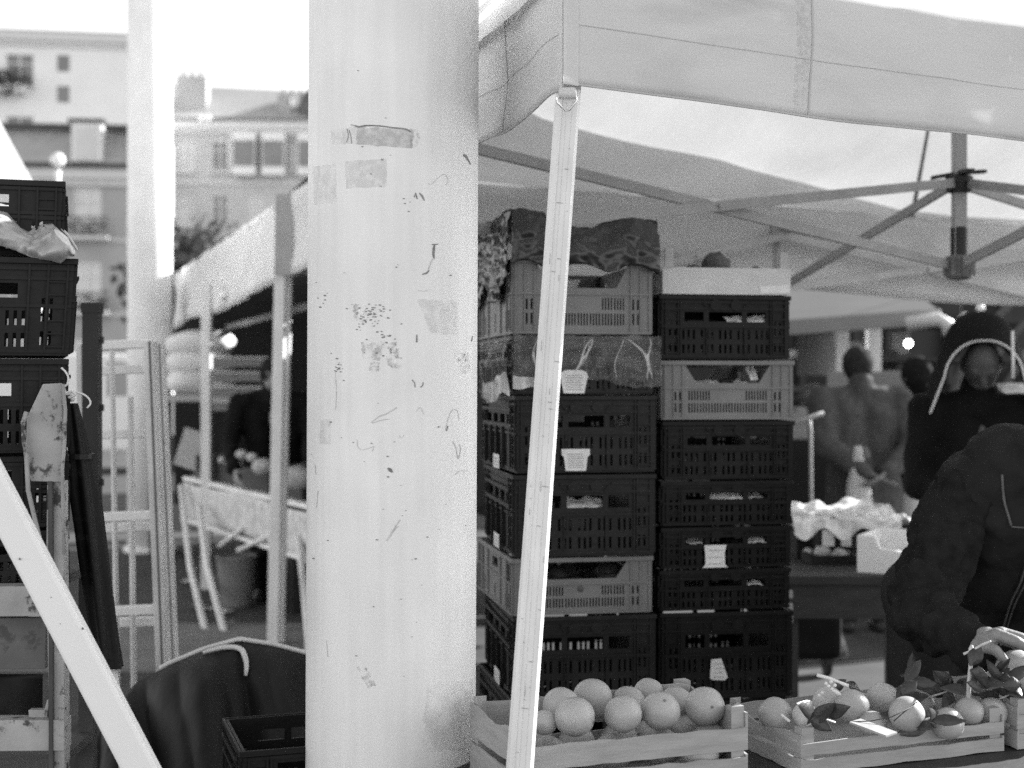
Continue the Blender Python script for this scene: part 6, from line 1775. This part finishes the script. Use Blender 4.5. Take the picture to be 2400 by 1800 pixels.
for x in (-.13, .13):
    b = MB(lambda p, x=x: Vector((p.z + x, p.x + .12, p.y + .07))); b.lathe([(.01, -.015), (.07, -.015), (.07, .015), (.01, .015)], 14); b.build('wheel', M['black'], t)
# produce table in the sun
dT = 5.6
t = thing('produce_table', 'dark slatted table carrying film-covered produce, right of the stacks', 'table', (W(1990, 900, dT).x, dT, 0)); O = t.location.copy()
zt2 = zof(1345, dT - .3)
b = MB()
for k in range(5): b.box(-.36, .36, -.36 + .18 * k, -.36 + .18 * k + .168, zt2 - .035, zt2)
b.build('tabletop', M['dark_wood'], t, bevel=.004)
for y in (-.34, .48):
    b = MB(); b.box(-.35, .35, y, y + .03, zt2 - .16, zt2 - .036); b.build('apron', M['dark_wood'], t)
for x, y in ((-.32, -.30), (.27, -.30), (-.32, .44), (.27, .44)):
    b = MB(); b.box(x, x + .06, y, y + .06, 0, zt2 - .036); b.build('leg', M['dark_wood'], t)
for i in range(3):
    b = MB(); b.box(-.46, -.30, -.40, -.375, zt2 - .075 - .045 * i, zt2 - .05 - .045 * i); b.build('edge_strip', M['awning'], t)
# punnets under bright film on the table
k = 0
for (px0, px1, py0, py1, d, lb) in ((1868, 1935, 1215, 1345, 5.75, 'dark punnet with greens at the left on the produce table'), (1920, 1962, 1225, 1290, 5.6, 'punnet with a pale label, left of the two'), (1964, 2002, 1225, 1290, 5.6, 'punnet with a pale label, right of the two'), (1900, 2010, 1292, 1345, 5.55, 'wide dark punnet of greens in front on the produce table'), (2005, 2080, 1200, 1300, 5.95, 'punnet of leaves behind the white foam box'), (2075, 2150, 1210, 1300, 5.95, 'punnet of pale fruit partly hidden by the vendor')):
    p, q = W(px0, py0, d), W(px1, py1, d)
    tt2 = thing('punnet', lb, 'punnet', (p.x, d, q.z), 0, 'punnets on the produce table'); w_, h_ = q.x - p.x, p.z - q.z
    b = MB(); b.box(0, w_, 0, .012, 0, h_ * .8); b.box(0, w_, .2, .212, 0, h_ * .8); b.box(0, .012, .0122, .1998, 0, h_ * .8); b.box(w_ - .012, w_, .0122, .1998, 0, h_ * .8); b.build('walls', M['dark_crate'], tt2)
    if k in (1, 2):
        b = MB(); b.box(.012, w_ - .012, -.003, -.0005, h_ * .15, h_ * .75); b.build('label', M['paper'], tt2)
    b = MB(); rng = random.Random(k)
    for j in range(40): b.ball((rng.uniform(.02, w_ - .02), rng.uniform(.03, .18), h_ * .75 + rng.uniform(-.02, .02)), rng.uniform(.012, .028), 7, 5)
    o = b.build('greens', M['produce_l'] if k in (0, 3, 5) else M['produce'], None, smooth=True); o.location = tt2.location; tag(o, 'leafy produce filling a punnet on the produce table', None, None, 'stuff')
    k += 1
b = MB(); L0 = W(1990, 1215, 5.75)
def fsh(u, v):
    p = W(1862 + 250 * u, 1222, 5.6) + Vector((0, .45 * v, .03 * math.sin(math.pi * v))); q = p * 9
    return p + Vector((0, 0, .05 * abs(mnoise.noise(q)) + .03 * mnoise.noise(q * 2))) - L0
b.sheet(40, 16, fsh)
def fsh2(u, v):
    p = W(1862 + 250 * u, 1222 + 30 * v * (1 + .5 * math.sin(u * 17)), 5.6 - .02 * v); q = p * 9
    return p + Vector((0, -.02 * abs(mnoise.noise(q)), .05 * abs(mnoise.noise(q)) * (1 - v))) - L0
b.sheet(40, 6, fsh2)
o = b.build('bright_film', film_mat('sunlit_film', .75, .85, .3), smooth=True); o.location = L0; tag(o, 'bright crumpled film over the punnets on the produce table', 'plastic film')
p = W(2008, 1350, 5.35); t = thing('foam_box', 'white foam box with a raised corner on the produce table', 'box', p, R(-28)); 
w_, h_ = .21, .155
b = MB(); b.prism([(0, 0), (w_, 0), (w_, h_ * .62), (w_ * .42, h_ * .70), (w_ * .32, h_), (.0, h_)], 0, .022); b.build('front_wall', M['styro'], t, bevel=.006)
b = MB(); b.box(0, .022, .0225, .30, 0, h_); b.build('side_wall', M['styro'], t, bevel=.006)
b = MB(); b.box(w_ - .022, w_, .0225, .30, 0, h_ * .62); b.build('side_wall', M['styro'], t, bevel=.006)
b = MB(); b.box(0.0225, w_ - .0225, .28, .30, 0, h_); b.box(.0225, w_ - .0225, .0225, .279, .001, .02); b.build('back_wall', M['styro'], t, bevel=.004)

# clutter of the opposite stalls in the shade
CL = [(1868, 955, 1030, 10.2, .16, 'card', 'grey carton on the opposite stall counter beside the stacks'), (1905, 935, 1000, 10.4, .12, 'dark_crate', 'dark low crate on the opposite counter'), (1990, 800, 862, 12.5, .22, 'card', 'carton hung under the opposite awning, left'),
      (2080, 820, 880, 12.8, .18, 'awning_grey', 'grey box standing on the far shelf behind the shoppers'), (2170, 850, 930, 12.2, .2, 'dark_crate', 'dark crate upright on the far shelf'), (2110, 780, 830, 13.0, .14, 'card_light', 'pale carton high on the far shelf'),
      (2225, 690, 740, 12.0, .2, 'dark_shutter', 'dark sign box under the far awning'), (2390, 900, 1010, 8.0, .2, 'card_light', 'pale carton at the right edge beyond the hooded woman'), (2440, 820, 930, 8.6, .16, 'awning', 'pale upright panel at the right edge')]
for (px, y0, y1, d, w_, m, lb) in CL:
    z1, z0 = zof(y0, d), zof(y1, d); x = (px - 1200) / FPX * d
    t = thing('carton', lb, 'box', (x, d, z0), R((px * 7) % 30 - 15), 'boxes on the opposite stalls')
    b = MB(); b.box(-w_ / 2, w_ / 2, 0, w_ * .7, 0, z1 - z0); b.build('box_body', M[m], t, bevel=.006)
    b = MB(); b.box(-w_ / 2, 0, -.04, -.003, (z1 - z0) * .97, z1 - z0 + .004); b.build('flap', M[m], t)
t = thing('far_shelf', 'dark shelves in the shade behind the shoppers', 'shelf', (W(2100, 900, 13.2).x, 13.2, 0))
for z in (.55, 1.38, 1.72, 2.05):
    b = MB(); b.box(-1.2, 1.2, -1.2, .5, z - .03, z); b.build('shelf_board', M['dark_shutter'], t)
for x in (-1.2, 0, 1.2):
    b = MB(); b.box(x - .03, x + .03, .46, .5, 0, 2.4); b.build('upright', M['dark_shutter'], t)
rng = random.Random(31)
for k in range(26):
    b = MB(); s_ = rng.uniform(.05, .10); b.ball((0, 0, 0), (s_, s_, s_ * rng.uniform(.7, 1.3)), 10, 7); o = b.build('goods', M[rng.choice(['produce_l', 'card', 'awning_grey', 'produce', 'paper'])], smooth=True)
    o.location = (t.location.x + rng.uniform(-1.1, 1.1), 13.2 + rng.uniform(-1.1, .3), rng.choice([1.38, 1.72, 2.05, .55]) + s_ * .7); tag(o, 'small round goods on the dark far shelves', 'goods', 'goods on the far shelves')

for i, (x, y, w_, lb) in enumerate(((.75, .12, .5, 'dark crate on the ground under the left stall table, nearer end'), (.2, .35, .5, 'dark crate on the ground under the left stall table, far end'), (1.5, .2, .55, 'dark crate on the ground under the left stall table, behind the post'))):
    t = thing('ground_crate', lb, 'crate', Vector((T0.x, T0.y, 0)) + TD * x + TN * y, math.atan2(TD.y, TD.x), 'crates under the left stall table')
    for (a, c, e, g_) in ((0, w_, 0, .012), (0, w_, .32, .332), (0, .012, .0122, .3198), (w_ - .012, w_, .0122, .3198)):
        b = MB(); b.box(a, c, e, g_, 0, .26 + .05 * i); b.build('panel', M['dark_crate'], t)
    b = MB(); b.box(.0122, w_ - .0122, .0122, .3198, .22, .23); b.build('load', M['produce'], t)
